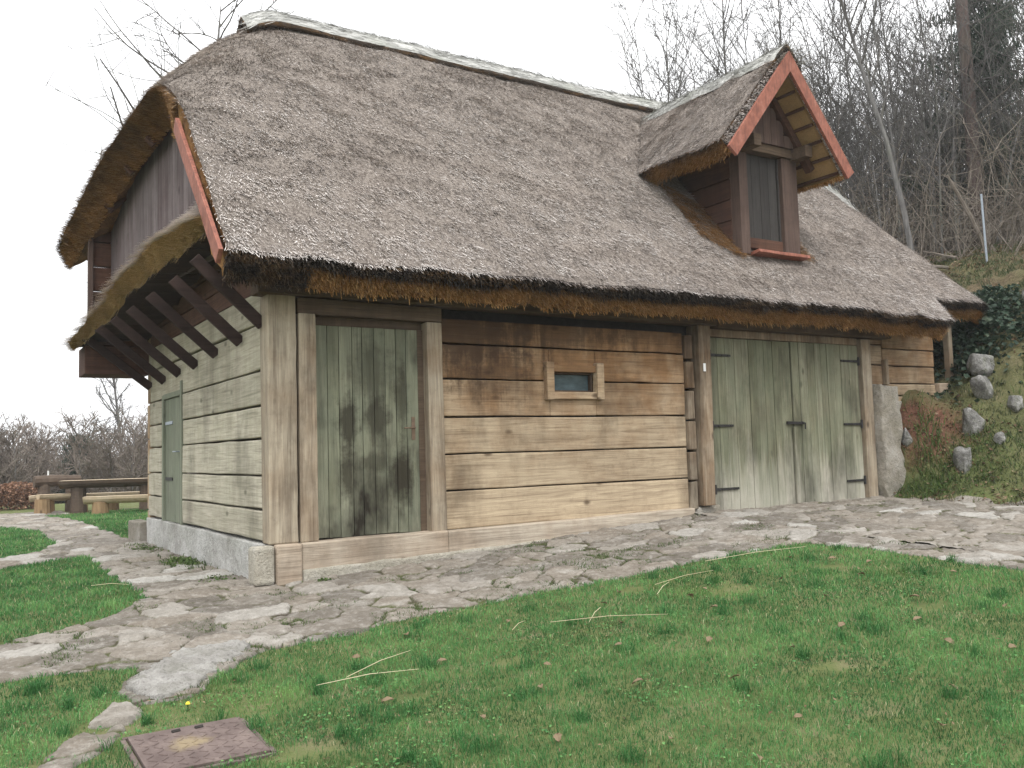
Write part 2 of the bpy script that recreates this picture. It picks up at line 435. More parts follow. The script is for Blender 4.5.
def plain(name, c, rough=.6, metal=0.0, spec=.3, var=.25, sc=20):
    k = NT(name, rough, spec); k.b.inputs['Metallic'].default_value = metal
    n = k.noise(k.coord((1, 1, 1)), sc, 5, .6)
    k.color(k.ramp(n, [(.3, tuple(x * (1 - var) for x in c)), (.7, tuple(min(1, x * (1 + var)) for x in c))])); k.bump(n, .2, .004)
    return k.m
M['iron'] = plain('iron', (.045, .043, .042), .6, .6)
M['bronze'] = plain('bronze', (.17, .12, .085), .5, .6)
M['steel'] = plain('steel', (.30, .34, .38), .5, .5, var=.1)
M['white'] = plain('white', (.75, .75, .74), .6, var=.05)
M['void'] = plain('void', (.03, .026, .024), .95)
def glass_mat():
    k = NT('pane_glass', .12, .5)
    n = k.noise(k.coord((3, 3, 9)), 2, 4)
    k.color(k.ramp(n, [(.3, (.04, .06, .068)), (.7, (.085, .125, .14))])); return k.m
M['glass'] = glass_mat()
def rust_plate():
    k = NT('rust_plate', .85, .3)
    v = k.coord((1, 1, 1))
    n = k.noise(v, 7, 7, .7); f = k.noise(v, 60, 4, .6)
    c = k.ramp(n, [(.3, (.07, .05, .045)), (.55, (.125, .095, .085)), (.75, (.19, .15, .13))])
    d = k.n('ShaderNodeVectorMath', _operation='DISTANCE'); tc = k.n('ShaderNodeTexCoord'); k.l(tc.outputs['Object'], d.inputs[0]); d.inputs[1].default_value = (-.03, .03, .03)
    dd = k.math('ADD', d.outputs['Value'], k.mrange(n, .3, .7, -.05, .05))
    c = k.mix(k.mrange(dd, .04, .12, .75, 0), c, (.24, .19, .11))
    c = k.mix(k.mrange(f, .5, .7, 0, .45), c, (.08, .055, .05))
    k.color(c); k.bump(f, .5, .006); return k.m
M['plate'] = rust_plate()

# ------------------------------------------------------------------ camera
F, YAW, PITCH, ROLL = 902.9, .569494, .0733, -.0286378
CAM = np.array([-2.57787861, -8.18168131, .79431665])
cy, sy = math.cos(YAW), math.sin(YAW)
fw = Vector((sy * math.cos(PITCH), cy * math.cos(PITCH), math.sin(PITCH)))
rt = Vector((cy, -sy, 0)); up = rt.cross(fw)
r2 = rt * math.cos(ROLL) + up * math.sin(ROLL); u2 = -rt * math.sin(ROLL) + up * math.cos(ROLL)
cd = bpy.data.cameras.new('camera'); co = bpy.data.objects.new('camera', cd); COL.objects.link(co)
mt = Matrix((r2, u2, -fw)).transposed().to_4x4(); mt.translation = Vector(CAM); co.matrix_world = mt
cd.sensor_width = 36; cd.lens = F / 1024 * 36; cd.clip_end = 2000; cd.clip_start = .05
SC.camera = co

# ------------------------------------------------------------------ terrain
def toe(y):
    return np.interp(y, [-12, -5, -2, -.3, 3, 9, 20, 40, 100], [13.5, 11.2, 9.45, 9.0, 9.0, 7.5, 13, 30, 70])
def terrain(x, y):
    x = np.asarray(x, float); y = np.asarray(y, float)
    hw = np.interp(x, [-3, 0, 5.2, 6, 12], [-.40, -.38, -.05, -.06, -.02])
    g = hw + np.where(y < 0, .05 * y, 0)
    g = np.where(y > 0, -.38 + (g + .38) * (1 - sstep(0, 5.5, y)) , g)
    g = g - np.clip(y - 22, 0, 60) * .085 * (1 - sstep(14, 34, x))
    g = g - np.clip(-x - 12, 0, 40) * .05
    d = x - toe(y)
    p = np.interp(d, [-50, 0, .3, 1.5, 2.0, 3.5, 6, 8, 10, 14, 30, 60, 110], [0, 0, .16, 1.45, 1.95, 3.0, 4.25, 4.75, 5.0, 5.4, 8.2, 11, 14])
    hill = sstep(.2, 1.2, d)
    p = p + hill * (fbm(x * 1.1, y * 1.1, 4, 3) - .5) * .5 + sstep(0, .5, d) * (fbm(x * 3.1, y * 3.1, 4, 13) - .5) * .34 + sstep(3, 8, d) * (fbm(x * .25, y * .25, 3, 5) - .5) * .8
    g = g * (1 - sstep(0, 6, d)) + p
    g = g + .85 * sstep(-.6, .02, y) * sstep(9.2, 9.5, x) * sstep(10.6, 9.7, x) * sstep(8, 6, y)
    return g

def axis(a, b, f0, f1, fine, grow):
    mid = list(np.arange(f0, f1 + 1e-6, fine))
    s = fine; x = f1; right = []
    while x < b: s *= grow; x += s; right.append(x)
    s = fine; x = f0; left = []
    while x > a: s *= grow; x -= s; left.append(x)
    return np.array(left[::-1] + mid + right)

def grid_faces(nx, ny):
    i, j = np.meshgrid(np.arange(nx - 1), np.arange(ny - 1), indexing='ij')
    a = (i * ny + j).ravel()
    return np.stack([a, a + ny, a + ny + 1, a + 1], 1)

gx = axis(-150, 260, -4, 16, .085, 1.1); gy = axis(-60, 300, -9, 5, .09, 1.1)
GX, GY = np.meshgrid(gx, gy, indexing='ij')
GZ = terrain(GX, GY)
fc = grid_faces(len(gx), len(gy))
g = mesh_obj('ground', np.stack([GX, GY, GZ], -1).reshape(-1, 3), fc, M['ground'], counts=np.full(len(fc), 4), smooth=True)
tag(g, kind='structure')

# regions on the ground
LAWN = np.array([(4.80, -12), (4.77, -4.2), (4.78, -3.4), (4.76, -2.7), (4.62, -2.2), (4.09, -2.08), (3.34, -2.04), (2.61, -2.05), (1.79, -2.0), (1.05, -1.95), (.39, -1.9), (-.23, -2.07), (-.72, -2.11), (-.9, -2.23), (-1.15, -2.58), (-1.33, -2.85), (-1.62, -2.84), (-1.66, -2.48), (-1.5, -2.06), (-1.92, -1.97), (-2.23, -1.91), (-6, -2.6), (-6, -12)])
ISLE = np.array([(-6, -1.6), (-2.18, -1.02), (-1.8, -.83), (-1.41, -.47), (-1.03, .1), (-.97, .77), (-1.01, 2.18), (-.95, 4.3), (-1.36, 4.2), (-1.93, 3.6), (-6, 3)])
ISLE2 = np.array([(-8, 4.2), (-1.88, 4.69), (-1.37, 5.49), (-1.06, 6.57), (-1.04, 9.8), (-1.47, 11.5), (-8, 12)])
BACKL = np.array([(-.12, 6.4), (-.14, 12.3), (-.5, 14.6), (10, 18), (10, 14), (4, 6.4)])
def bare(x, y):   # stony bare streak running from the slab down to the frame's lower left
    t = np.abs((x + 1.62 + (y + 2.8) * -.62)); s = sstep(.22, .05, t) * sstep(-2.6, -2.8, y) * sstep(-4.4, -3.6, y)
    return s * fbm(x * 7, y * 7, 3, 77) * 1.7
def inpoly(x, y, P):
    r = np.zeros(np.shape(x), bool); n = len(P)
    for i in range(n):
        x0, y0 = P[i]; x1, y1 = P[(i + 1) % n]
        if y0 == y1: continue
        c = ((y0 > y) != (y1 > y)) & (x < (x1 - x0) * (y - y0) / (y1 - y0) + x0)
        r ^= c
    return r
def is_grass(x, y):
    jx = x + (fbm(x * 5, y * 5, 3, 21) - .5) * .16; jy = y + (fbm(x * 5, y * 5, 3, 22) - .5) * .16
    return inpoly(jx, jy, LAWN) | inpoly(jx, jy, ISLE) | inpoly(jx, jy, ISLE2) | inpoly(jx, jy, BACKL)
def is_path(x, y):
    house = (x > .05) & (x < 10.5) & (y > .12) & (y < 6)
    g_ = is_grass(x, y) & ~((bare(x, y) > .62) & (y > -4.3))
    return ~g_ & ~house & (x < toe(y) + .05 + (fbm(x * 4, y * 4, 3, 9) - .5) * .3) & (y > -12) & (y < 16.5) & (x > -6)

def paving(name, x0, x1, y0, y1, step, cell, seed, ang=0.0, stretch=1.5, lift=.034):
    xs = np.arange(x0, x1, step); ys = np.arange(y0, y1, step)
    X, Y = np.meshgrid(xs, ys, indexing='ij')
    wx = X + (fbm(X * 2.2, Y * 2.2, 2, seed) - .5) * .42 + (fbm(X * 8, Y * 8, 4, seed + 8) - .5) * .11; wy = Y + (fbm(X * 2.2, Y * 2.2, 2, seed + 1) - .5) * .42 + (fbm(X * 8, Y * 8, 4, seed + 9) - .5) * .11
    ca, sa = math.cos(ang), math.sin(ang)
    px = (wx * ca + wy * sa) / (cell * stretch); py = (-wx * sa + wy * ca) / cell
    ix = np.floor(px); iy = np.floor(py)
    f1 = np.full(X.shape, 9.); f2 = np.full(X.shape, 9.); idv = np.zeros(X.shape)
    for dx in (-1, 0, 1):
        for dy in (-1, 0, 1):
            cx_ = ix + dx; cy_ = iy + dy
            qx = cx_ + .1 + .8 * _hash(cx_, cy_, 1, seed); qy = cy_ + .1 + .8 * _hash(cx_, cy_, 2, seed)
            d = np.hypot(px - qx, py - qy)
            idn = _hash(cx_, cy_, 3, seed)
            m = d < f1
            f2 = np.where(m, f1, np.minimum(f2, d)); idv = np.where(m, idn, idv); f1 = np.where(m, d, f1)
    e = f2 - f1
    jw = fbm(X * 1.7, Y * 1.7, 3, seed + 12)
    top = sstep(.0, .07 + .12 * sstep(.35, .65, jw), e)
    rough = (fbm(X * 9, Y * 9, 4, seed + 4) - .5)
    layer = np.floor(fbm(X * 2.2 + idv * 9, Y * 5.0 + idv * 5, 3, seed + 6) * 7) / 7
    Z = terrain(X, Y) + .004 + top * (.010 + lift * (.25 + .75 * idv)) + top * (rough * .032 + (layer - .5) * .034) + (1 - top) * rough * .01
    mask = is_path(X, Y).astype(float)
    bl = mask.copy(); r = max(1, int(round(.035 / step)))
    for ax in (0, 1):
        c = np.cumsum(np.concatenate([np.repeat(np.take(bl, [0], ax), r + 1, ax), bl, np.repeat(np.take(bl, [-1], ax), r, ax)], ax), ax)
        n_ = bl.shape[ax]; bl = (np.take(c, np.arange(n_) + 2 * r + 1 - 0, ax) - np.take(c, np.arange(n_), ax)) / (2 * r + 1)
    T0 = terrain(X, Y)
    Z = np.maximum(Z, T0 + .003)
    k = sstep(.2, .62, bl)
    Z = (T0 - .03) * (1 - k) + Z * k
    fcs = grid_faces(len(xs), len(ys))
    mk = (bl > .08).ravel(); keep = mk[fcs].all(1)
    fcs = fcs[keep]
    used = np.unique(fcs); remap = np.full(X.size, -1); remap[used] = np.arange(len(used))
    V = np.stack([X, Y, Z], -1).reshape(-1, 3)[used]
    o = mesh_obj(name, V, remap[fcs], M['flagstone'], counts=np.full(len(fcs), 4), rnd=idv.ravel()[used], tone=(top * k).ravel()[used], smooth=True, dom='POINT')
    return tag(o, kind='structure')
paving('flagstone_path', -4.5, 5.2, -4.2, 1.6, .015, .29, 40, .12, 1.5, .022)
paving('flagstone_path', -3.5, 0.06, 1.57, 16.5, .035, .34, 44, 1.3, 1.6, .02)
paving('stone_apron', 5.17, 12.5, -9.5, .2, .02, .24, 48, .35, 2.4, .02)

# ------------------------------------------------------------------ blades, leaves and other ground cover
def blades(P, length, width, bend, rnd, lean_dir=None, segs=2):
    """P Nx3 roots; returns verts, faces(flat), counts, rnd per face: each blade a bent strip of 2 faces"""
    n = len(P)
    a = RNG.uniform(0, 2 * np.pi, n); la = RNG.uniform(0, 2 * np.pi, n) if lean_dir is None else lean_dir
    side = np.stack([np.cos(a), np.sin(a), np.zeros(n)], 1) * (width / 2)[:, None]
    ld = np.stack([np.cos(la), np.sin(la), np.zeros(n)], 1)
    upv = np.array([0, 0, 1.])
    m = P + ld * (length * bend * .35)[:, None] + upv * (length * .6)[:, None]
    t = P + ld * (length * bend)[:, None] + upv * (length * np.sqrt(np.clip(1 - bend ** 2, .05, 1)))[:, None]
    V = np.stack([P - side, P + side, m + side * .8, m - side * .8, t], 1).reshape(-1, 3)
    b = np.arange(n)[:, None] * 5
    F4 = b + np.array([0, 1, 2, 3]); F3 = b + np.array([3, 2, 4])
    flat = np.concatenate([F4, F3], 1).ravel()
    counts = np.tile([4, 3], n)
    return V, flat, counts, np.repeat(rnd, 2)

def camdist(x, y): return np.hypot(x - CAM[0], y - CAM[1])

def in_view(x, y, margin=3.2):
    dx = x - CAM[0]; dy = y - CAM[1]
    d = dx * sy + dy * cy; l = dx * cy - dy * sy
    return (d > 1.5) & (np.abs(l) < d * .60 + margin)

def lawn_points(N, x0, x1, y0, y1, test, p=1.6, d0=4.2):
    out = []
    got = 0
    while got < N:
        x = RNG.uniform(x0, x1, 400000); y = RNG.uniform(y0, y1, 400000)
        k = in_view(x, y) & (RNG.random(400000) < np.clip((d0 / camdist(x, y)) ** p, 0, 1))
        x = x[k]; y = y[k]
        k = test(x, y); x = x[k]; y = y[k]
        out.append(np.stack([x, y], 1)); got += len(x)
    return np.concatenate(out)[:N]

PLATE = np.array([(-1.79, -3.35), (-1.23, -3.35), (-1.23, -3.92), (-1.79, -3.92)])
SLAB = np.array([(-1.64, -2.46), (-1.45, -2.1), (-1.22, -1.86), (-.95, -1.86), (-.74, -1.93), (-.82, -2.12), (-.98, -2.3), (-1.14, -2.52), (-1.3, -2.74), (-1.48, -2.83), (-1.62, -2.74)])
def lawn_test(x, y):
    return inpoly(x, y, PLATE * 1) == False
BALD = [(2.75, -3.02, .16), (3.9, -3.05, .10), (.45, -3.35, .09), (1.75, -4.7, .10), (3.3, -4.3, .12), (-.35, -3.55, .09), (2.2, -2.45, .10), (-1.1, -4.0, .12), (4.35, -4.6, .14)]
def bald(x, y):
    s = np.zeros(len(x))
    for a, c, r in BALD: s = np.maximum(s, sstep(1.25, .55, np.hypot((x - a) / 1.5, y - c) / r + (fbm(x * 14, y * 14, 2, 19) - .5)))
    return s * .93
def grass_ok(x, y):
    return is_grass(x, y) & ~inpoly(x, y, PLATE) & ~inpoly(x, y, SLAB) & (RNG.random(len(x)) > bare(x, y)) & (RNG.random(len(x)) > bald(x, y))
pts = lawn_points(440000, -7, 5, -8.5, 18, grass_ok)
d = camdist(pts[:, 0], pts[:, 1])
cl = fbm(pts[:, 0] * 2.2, pts[:, 1] * 2.2, 4, 61); cl2 = fbm(pts[:, 0] * 9, pts[:, 1] * 9, 3, 62)
moss = sstep(.75, .2, np.hypot((pts[:, 0] + 1.5) / 1.0, (pts[:, 1] + 3.2) / .6)) + sstep(.55, .7, fbm(pts[:, 0] * 1.3, pts[:, 1] * 1.3, 3, 90)) * .3
L = (.016 + .024 * cl + .028 * cl2 ** 2) * RNG.uniform(.6, 1.5, len(pts)) * (1 - .45 * np.clip(moss, 0, 1)) * np.clip(.8 + d * .03, 1, 1.5)
W = RNG.uniform(.0022, .0042, len(pts)) * np.clip(d / 5, .9, 3.0)
R_ = np.clip(RNG.normal(.45, .2, len(pts)) + (cl - .5) * 1.3 + (cl2 - .5) * .8 + .28 * np.clip(moss, 0, 1), 0, .90)
R_ = np.where(RNG.random(len(pts)) < .018, 1.0, R_)
P3 = np.stack([pts[:, 0], pts[:, 1], terrain(pts[:, 0], pts[:, 1]) - .004], 1)
tc_ = lawn_points(170, -3, 5, -7.4, -1.5, grass_ok, .8); nb_ = 70
tx = np.repeat(tc_, nb_, 0) + RNG.normal(0, .035, (len(tc_) * nb_, 2)) * RNG.uniform(.5, 1.6, (len(tc_), 1)).repeat(nb_, 0)
tx = tx[grass_ok(tx[:, 0], tx[:, 1])]
P3 = np.concatenate([P3, np.stack([tx[:, 0], tx[:, 1], terrain(tx[:, 0], tx[:, 1]) - .004], 1)])
L = np.concatenate([L, RNG.uniform(.045, .105, len(tx))]); W = np.concatenate([W, RNG.uniform(.003, .005, len(tx))]); R_ = np.concatenate([R_, np.clip(RNG.normal(.3, .15, len(tx)), 0, 1)])
V, fl, cn, rr = blades(P3, L, W, RNG.uniform(.25, .92, len(P3)), R_)
tag(mesh_obj('grass', V, fl, M['grass'], counts=cn, rnd=rr), 'short green lawn grass in front of the house and between the paths', 'grass', kind='stuff')

# clover-like broad leaves in the lawn are part of the same cover
def flat_leaves(P, size, rnd, tilt=.5, aspect=.6):
    n = len(P)
    a = RNG.uniform(0, 2 * np.pi, n)
    nz = np.ones(n); nx = RNG.normal(0, tilt, n); ny = RNG.normal(0, tilt, n)
    N = np.stack([nx, ny, nz], 1); N /= np.linalg.norm(N, axis=1)[:, None]
    A = np.stack([np.cos(a), np.sin(a), np.zeros(n)], 1); A -= N * (A * N).sum(1)[:, None]; A /= np.linalg.norm(A, axis=1)[:, None]
    B = np.cross(N, A)
    s = size[:, None]
    V = np.stack([P - A * s * .5, P + B * s * aspect * .5 + N * s * .08, P + A * s * .5, P - B * s * aspect * .5 + N * s * .08], 1).reshape(-1, 3)
    b = np.arange(n)[:, None] * 4
    fl = np.concatenate([b + np.array([0, 1, 2]), b + np.array([0, 2, 3])], 1).ravel()
    return V, fl, np.full(2 * n, 3), np.repeat(rnd, 2)
cp = lawn_points(16000, -4, 5, -7.6, 0, lambda x, y: grass_ok(x, y) & (fbm(x * 3, y * 3, 3, 33) > .54), 1.2)
P3 = np.stack([cp[:, 0], cp[:, 1], terrain(cp[:, 0], cp[:, 1]) + RNG.uniform(.008, .03, len(cp))], 1)
V, fl, cn, rr = flat_leaves(P3, RNG.uniform(.010, .022, len(cp)), RNG.uniform(.2, .9, len(cp)), .4, .8)
tag(mesh_obj('clover', V, fl, M['grass'], counts=cn, rnd=rr), 'small broad clover leaves scattered through the lawn', 'clover', kind='stuff')

cp = lawn_points(2400, -3, 5, -7.4, -1.5, lambda x, y: grass_ok(x, y) | (bald(x, y) > .5), 1.2)
P3 = np.stack([cp[:, 0], cp[:, 1], terrain(cp[:, 0], cp[:, 1]) + RNG.uniform(.006, .03, len(cp))], 1)
V, fl, cn, rr = flat_leaves(P3, RNG.uniform(.010, .03, len(cp)), RNG.random(len(cp)), .4, .35)
tag(mesh_obj('lawn_litter', V, fl, M['litter'], counts=cn, rnd=rr), 'small brown bits of straw and leaf lying in the lawn', 'litter', kind='stuff')
# joints: thin moss and grass between the flagstones
cp = lawn_points(14000, -4, 5.2, -3, .0, lambda x, y: is_path(x, y) & (fbm(x * 3.3, y * 3.3, 4, 35) > .58), 1.0)
P3 = np.stack([cp[:, 0], cp[:, 1], terrain(cp[:, 0], cp[:, 1]) + .003], 1)
V, fl, cn, rr = blades(P3, RNG.uniform(.015, .05, len(cp)), RNG.uniform(.003, .006, len(cp)), RNG.uniform(.4, .9, len(cp)), RNG.uniform(0, .9, len(cp)))
tag(mesh_obj('path_moss', V, fl, M['weed'], counts=cn, rnd=rr), 'moss and stray grass growing in the path joints', 'moss', kind='stuff')

# bank cover
def bank_ok(x, y):
    dd = x - toe(y)
    soil = np.clip(1.7 - np.hypot(x - 9.75, y + .15) * 1.6, 0, .99)
    return (dd > -.05) & (dd < 16) & ~((x > 9.0) & (x < 10.9) & (y > .1) & (y < 6.2)) & (RNG.random(len(x)) > soil) & (fbm(x * 1.6, y * 1.6, 4, 51) > .40)
cp = lawn_points(120000, 8.6, 27, -9, 11, bank_ok, 1.0, 9)
P3 = np.stack([cp[:, 0], cp[:, 1], terrain(cp[:, 0], cp[:, 1]) - .01], 1)
d = camdist(cp[:, 0], cp[:, 1])
V, fl, cn, rr = blades(P3, RNG.uniform(.03, .13, len(cp)), RNG.uniform(.006, .013, len(cp)) * d / 14, RNG.uniform(.4, .95, len(cp)), np.clip(RNG.normal(.45, .25, len(cp)) + (fbm(cp[:, 0], cp[:, 1], 3, 5) - .5) * .9, 0, 1))
tag(mesh_obj('bank_grass', V, fl, M['cover'], counts=cn, rnd=rr), 'rough mossy grass and weeds covering the steep bank', 'ground cover', kind='stuff')
cp = lawn_points(34000, 8.6, 40, -8, 20, lambda x, y: (x - toe(y) > -.05) & ~((x > 9) & (x < 10.9) & (y > -.1) & (y < 6.2)) & ((fbm(x * 1.3, y * 1.3, 4, 151) > .47) | ((x - toe(y) < .5) & (RNG.random(len(x)) < .6))), 1.0, 9)
P3 = np.stack([cp[:, 0], cp[:, 1], terrain(cp[:, 0], cp[:, 1]) + RNG.uniform(.01, .06, len(cp))], 1)
V, fl, cn, rr = flat_leaves(P3, RNG.uniform(.035, .08, len(cp)), RNG.random(len(cp)), .5)
tag(mesh_obj('leaf_litter', V, fl, M['litter'], counts=cn, rnd=rr), 'dry brown leaf litter lying on the wooded slope', 'leaf litter', kind='stuff')
# ------------------------------------------------------------------ the house
house = empty('log_house', (0, 0, -.4), 'old timber house of thick weathered planks under a huge grey thatched roof with a dormer', 'house')
def planks_x(name, mat, x0, x1, zs, y0, y1, tones, parent=None, gap=.008, holes=(), wob=.006, seg=8):
    mb = MB()
    for i in range(len(zs) - 1):
        z0, z1 = zs[i] + gap, zs[i + 1] - gap
        spans = [(x0, x1)]
        for hx0, hx1, hz0, hz1 in holes:
            if hz0 < z1 - .01 and hz1 > z0 + .01: spans = [(x0, hx0), (hx1, x1)]
        r = random.random(); dy = random.uniform(-.006, .006)
        for a, b in spans:
            mb.prism((a, (y0 + y1) / 2 + dy, (z0 + z1) / 2), (b, (y0 + y1) / 2 + dy, (z0 + z1) / 2), (0, 1, 0), (0, 0, 1), (y1 - y0) / 2, (z1 - z0) / 2, r, tones[i % len(tones)], n=seg, wob=wob)
        for hx0, hx1, hz0, hz1 in holes:
            if hz0 < z1 - .01 and hz1 > z0 + .01:
                if hz0 - z0 > .02: mb.box(hx0, hx1, y0 + dy, y1 + dy, z0, hz0, r, tones[i % len(tones)])
                if z1 - hz1 > .02: mb.box(hx0, hx1, y0 + dy, y1 + dy, hz1, z1, r, tones[i % len(tones)])
    return mb.build(name, mat, parent or house, bevel=.012)
def planks_y(name, mat, y0, y1, zs, x0, x1, tones, parent=None, gap=.009, holes=(), wob=.007, seg=8):
    mb = MB()
    for i in range(len(zs) - 1):
        z0, z1 = zs[i] + gap, zs[i + 1] - gap
        spans = [(y0, y1)]
        for a, b, hz0, hz1 in holes:
            if hz0 < z0 + .05 and hz1 > z1 - .2: spans = [(y0, a), (b, y1)]
        r = random.random(); dx = random.uniform(-.007, .007)
        for a, b in spans:
            mb.prism(((x0 + x1) / 2 + dx, a, (z0 + z1) / 2), ((x0 + x1) / 2 + dx, b, (z0 + z1) / 2), (1, 0, 0), (0, 0, 1), (x1 - x0) / 2, (z1 - z0) / 2, r, tones[i % len(tones)], n=seg, wob=wob)
    return mb.build(name, mat, parent or house, bevel=.014)

# front wall
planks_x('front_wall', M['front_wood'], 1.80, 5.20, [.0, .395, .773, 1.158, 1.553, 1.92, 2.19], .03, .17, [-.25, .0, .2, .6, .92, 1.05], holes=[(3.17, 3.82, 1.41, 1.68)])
planks_x('front_wall', M['front_wood'], 9.27, 10.56, [1.20, 1.445, 1.63, 1.895, 2.15, 2.42, 2.66], .10, .22, [.1, .25, .55, .6, .8])
mb = MB(); mb.box(.0, 10.6, .178, .21, .0, 2.80); mb.build('inner_lining', M['void'], house)
# window
wf = MB()
wf.prism((3.145, .0, 1.34), (3.145, .0, 1.76), (1, 0, 0), (0, 1, 0), .05, .045, None, .55, n=4, wob=.004)
wf.prism((3.845, .0, 1.345), (3.845, .0, 1.765), (1, 0, 0), (0, 1, 0), .05, .045, None, .5, n=4, wob=.004)
wf.box(3.196, 3.794, -.025, .10, 1.35, 1.43, None, .45); wf.box(3.196, 3.794, -.02, .10, 1.655, 1.73, None, 1.1)
winf = wf.build('window', M['front_wood'], house, bevel=.006)
mb = MB(); mb.box(3.197, 3.225, .05, .12, 1.431, 1.654, .3, 1); mb.box(3.765, 3.793, .05, .12, 1.431, 1.654, .3, 1); mb.box(3.226, 3.764, .05, .12, 1.431, 1.452, .3, 1); mb.box(3.226, 3.764, .05, .12, 1.632, 1.654, .3, 1); mb.build('window_frame', M['dark_beam'], winf, bevel=.004)
mb = MB(); mb.box(3.226, 3.764, .10, .108, 1.45, 1.634); mb.build('pane', M['glass'], winf)
# sole beam, foundation, corner
sb = MB()
sb.prism((.275, .04, -.13), (1.8, .04, -.12), (0, 1, 0), (0, 0, 1), .125, .13, .4, .25, n=6, wob=.006)
sb.prism((1.8, .04, -.11), (5.2, .05, -.075), (0, 1, 0), (0, 0, 1), .125, .11, .4, .05, n=12, wob=.006, taper=1.0)
sb.build('sole_beam', M['beam_wood'], house, bevel=.014)
f = MB(); f.prism((.275, .04, -.36), (5.2, .06, -.24), (0, 1, 0), (0, 0, 1), .158, .12, .5, n=24, wob=.016); f.build('foundation', M['mortar'], house, bevel=.02)
b = MB(); b.prism((.15, -.11, -.19), (.15, .20, -.19), (1, 0, 0), (0, 0, 1), .122, .19, .6, .4, n=2, wob=.004); b.build('beam_end', M['beam_wood'], house, bevel=.025)
b = MB(); b.prism((-.075, -.10, -.175), (-.075, .12, -.185), (1, 0, 0), (0, 0, 1), .095, .175, .6, .1, n=2, wob=.004); tag(b.build('footing_block', M['mortar'], house, bevel=.03), 'pale weathered stone block under the corner')
b = MB(); b.prism((-.03, 5.55, -.235), (-.03, 6.4, -.24), (1, 0, 0), (0, 0, 1), .10, .16, .4, .1, n=2, wob=.008); b.build('footing_block', M['pillar'], house, bevel=.02)
cpst = MB()
cpst.prism((.125, .085, .0), (.122, .085, 2.33), (1, 0, 0), (0, 1, 0), .138, .11, .55, .12, n=10, wob=.006); cpst.build('corner_post', M['post_wood'], house, bevel=.014)
# door frame
dp = MB(); dp.prism((.37, .05, .0), (.365, .05, 2.14), (1, 0, 0), (0, 1, 0), .085, .085, .8, .3, n=8, wob=.004); dp.build('door_post', M['post_wood'], house, bevel=.01)
dp = MB(); dp.prism((1.725, .05, .0), (1.715, .05, 2.125), (1, 0, 0), (0, 1, 0), .088, .085, .5, .3, n=8, wob=.004); dp.build('door_post', M['post_wood'], house, bevel=.01)
dl = MB(); dl.prism((.275, .055, 2.215), (1.81, .055, 2.205), (0, 1, 0), (0, 0, 1), .08, .075, .5, .35, n=6, wob=.004); dl.build('lintel', M['dark_beam'], house, bevel=.01)
mb = MB(); mb.box(.455, 1.64, .09, .14, 2.05, 2.138, .3, .5); mb.box(1.565, 1.637, .07, .13, .0, 2.05, .3, .3); mb.build('door_rebate', M['dark_beam'], house, bevel=.004)
wp = MB(); wp.prism((-.12, .03, 2.375), (5.7, .03, 2.36), (0, 1, 0), (0, 0, 1), .12, .075, .5, .5, n=10, wob=.006); wp.prism((5.7, .03, 2.36), (9.25, .03, 2.36), (0, 1, 0), (0, 0, 1), .12, .09, .2, .5, n=8, wob=.006); wp.build('wall_plate', M['dark_beam'], house, bevel=.015)
def board_door(name, x0, x1, z0, z1, y, mat, n, parent, tone=(.1, .9), thick=.04, zskew=0.0):
    mb = MB(); ws = [random.uniform(.75, 1.25) for _ in range(n)]; t = sum(ws); x = x0
    for q in ws:
        wd = (x1 - x0) * q / t
        dz = random.uniform(-.006, .006)
        mb.box(x + .0028, x + wd - .0028, y + random.uniform(-.003, .003), y + thick, z0 + dz, z1, random.random(), random.uniform(*tone)); x += wd
    return mb.build(name, mat, parent, bevel=.004)
door = board_door('door', .462, 1.56, .012, 2.045, .055, M['door_wood'], 9, house)
mb = MB(); mb.box(1.475, 1.512, .046, .054, .93, 1.16); mb.tube([(1.493, .048, 1.05), (1.493, .005, 1.05), (1.47, -.002, 1.05), (1.37, -.002, 1.047)], [.009, .009, .009, .008], 8); mb.build('door_handle', M['bronze'], door)
# log ends beside the barn door
zz = [.0, .36, .72, 1.10, 1.48, 1.84, 2.17]
for i in range(6):
    mb = MB(); mb.prism((5.265 + random.uniform(-.012, .012), -.01, (zz[i] + zz[i + 1]) / 2), (5.265, .15, (zz[i] + zz[i + 1]) / 2), (1, 0, 0), (0, 0, 1), .062, (zz[i + 1] - zz[i]) / 2 - .012, None, [.0, .2, .45, .4, .8, 1][i], n=1, wob=.012); mb.build('log_end', M['post_wood'], house, bevel=.012)
mb = MB(); mb.prism((5.44, .03, .05), (5.47, .03, 2.28), (1, 0, 0), (0, 1, 0), .10, .11, .4, .55, n=8, wob=.005); mb.build('barn_post', M['post_wood'], house, bevel=.008)
mb = MB(); mb.prism((5.5, -.02, -.16), (5.5, .22, -.16), (1, 0, 0), (0, 0, 1), .2, .21, .4, .6, n=1, wob=.02); mb.build('footing_block', M['pillar'], house, bevel=.04)
mb = MB(); mb.box(5.575, 5.655, .04, .15, -.05, 2.19, .5, .6); mb.box(5.656, 8.64, .06, .15, 2.165, 2.265, .4, .6); mb.box(8.655, 8.86, .0, .14, -.04, 2.25, .6, .2); mb.build('barn_door_frame', M['post_wood'], house, bevel=.008)
tg = MB(); tg.box(5.41, 5.45, -.103, -.097, 1.70, 1.80); tag(tg.build('tag_plate', M['white'], house, bevel=.003), 'small white plate on the post')
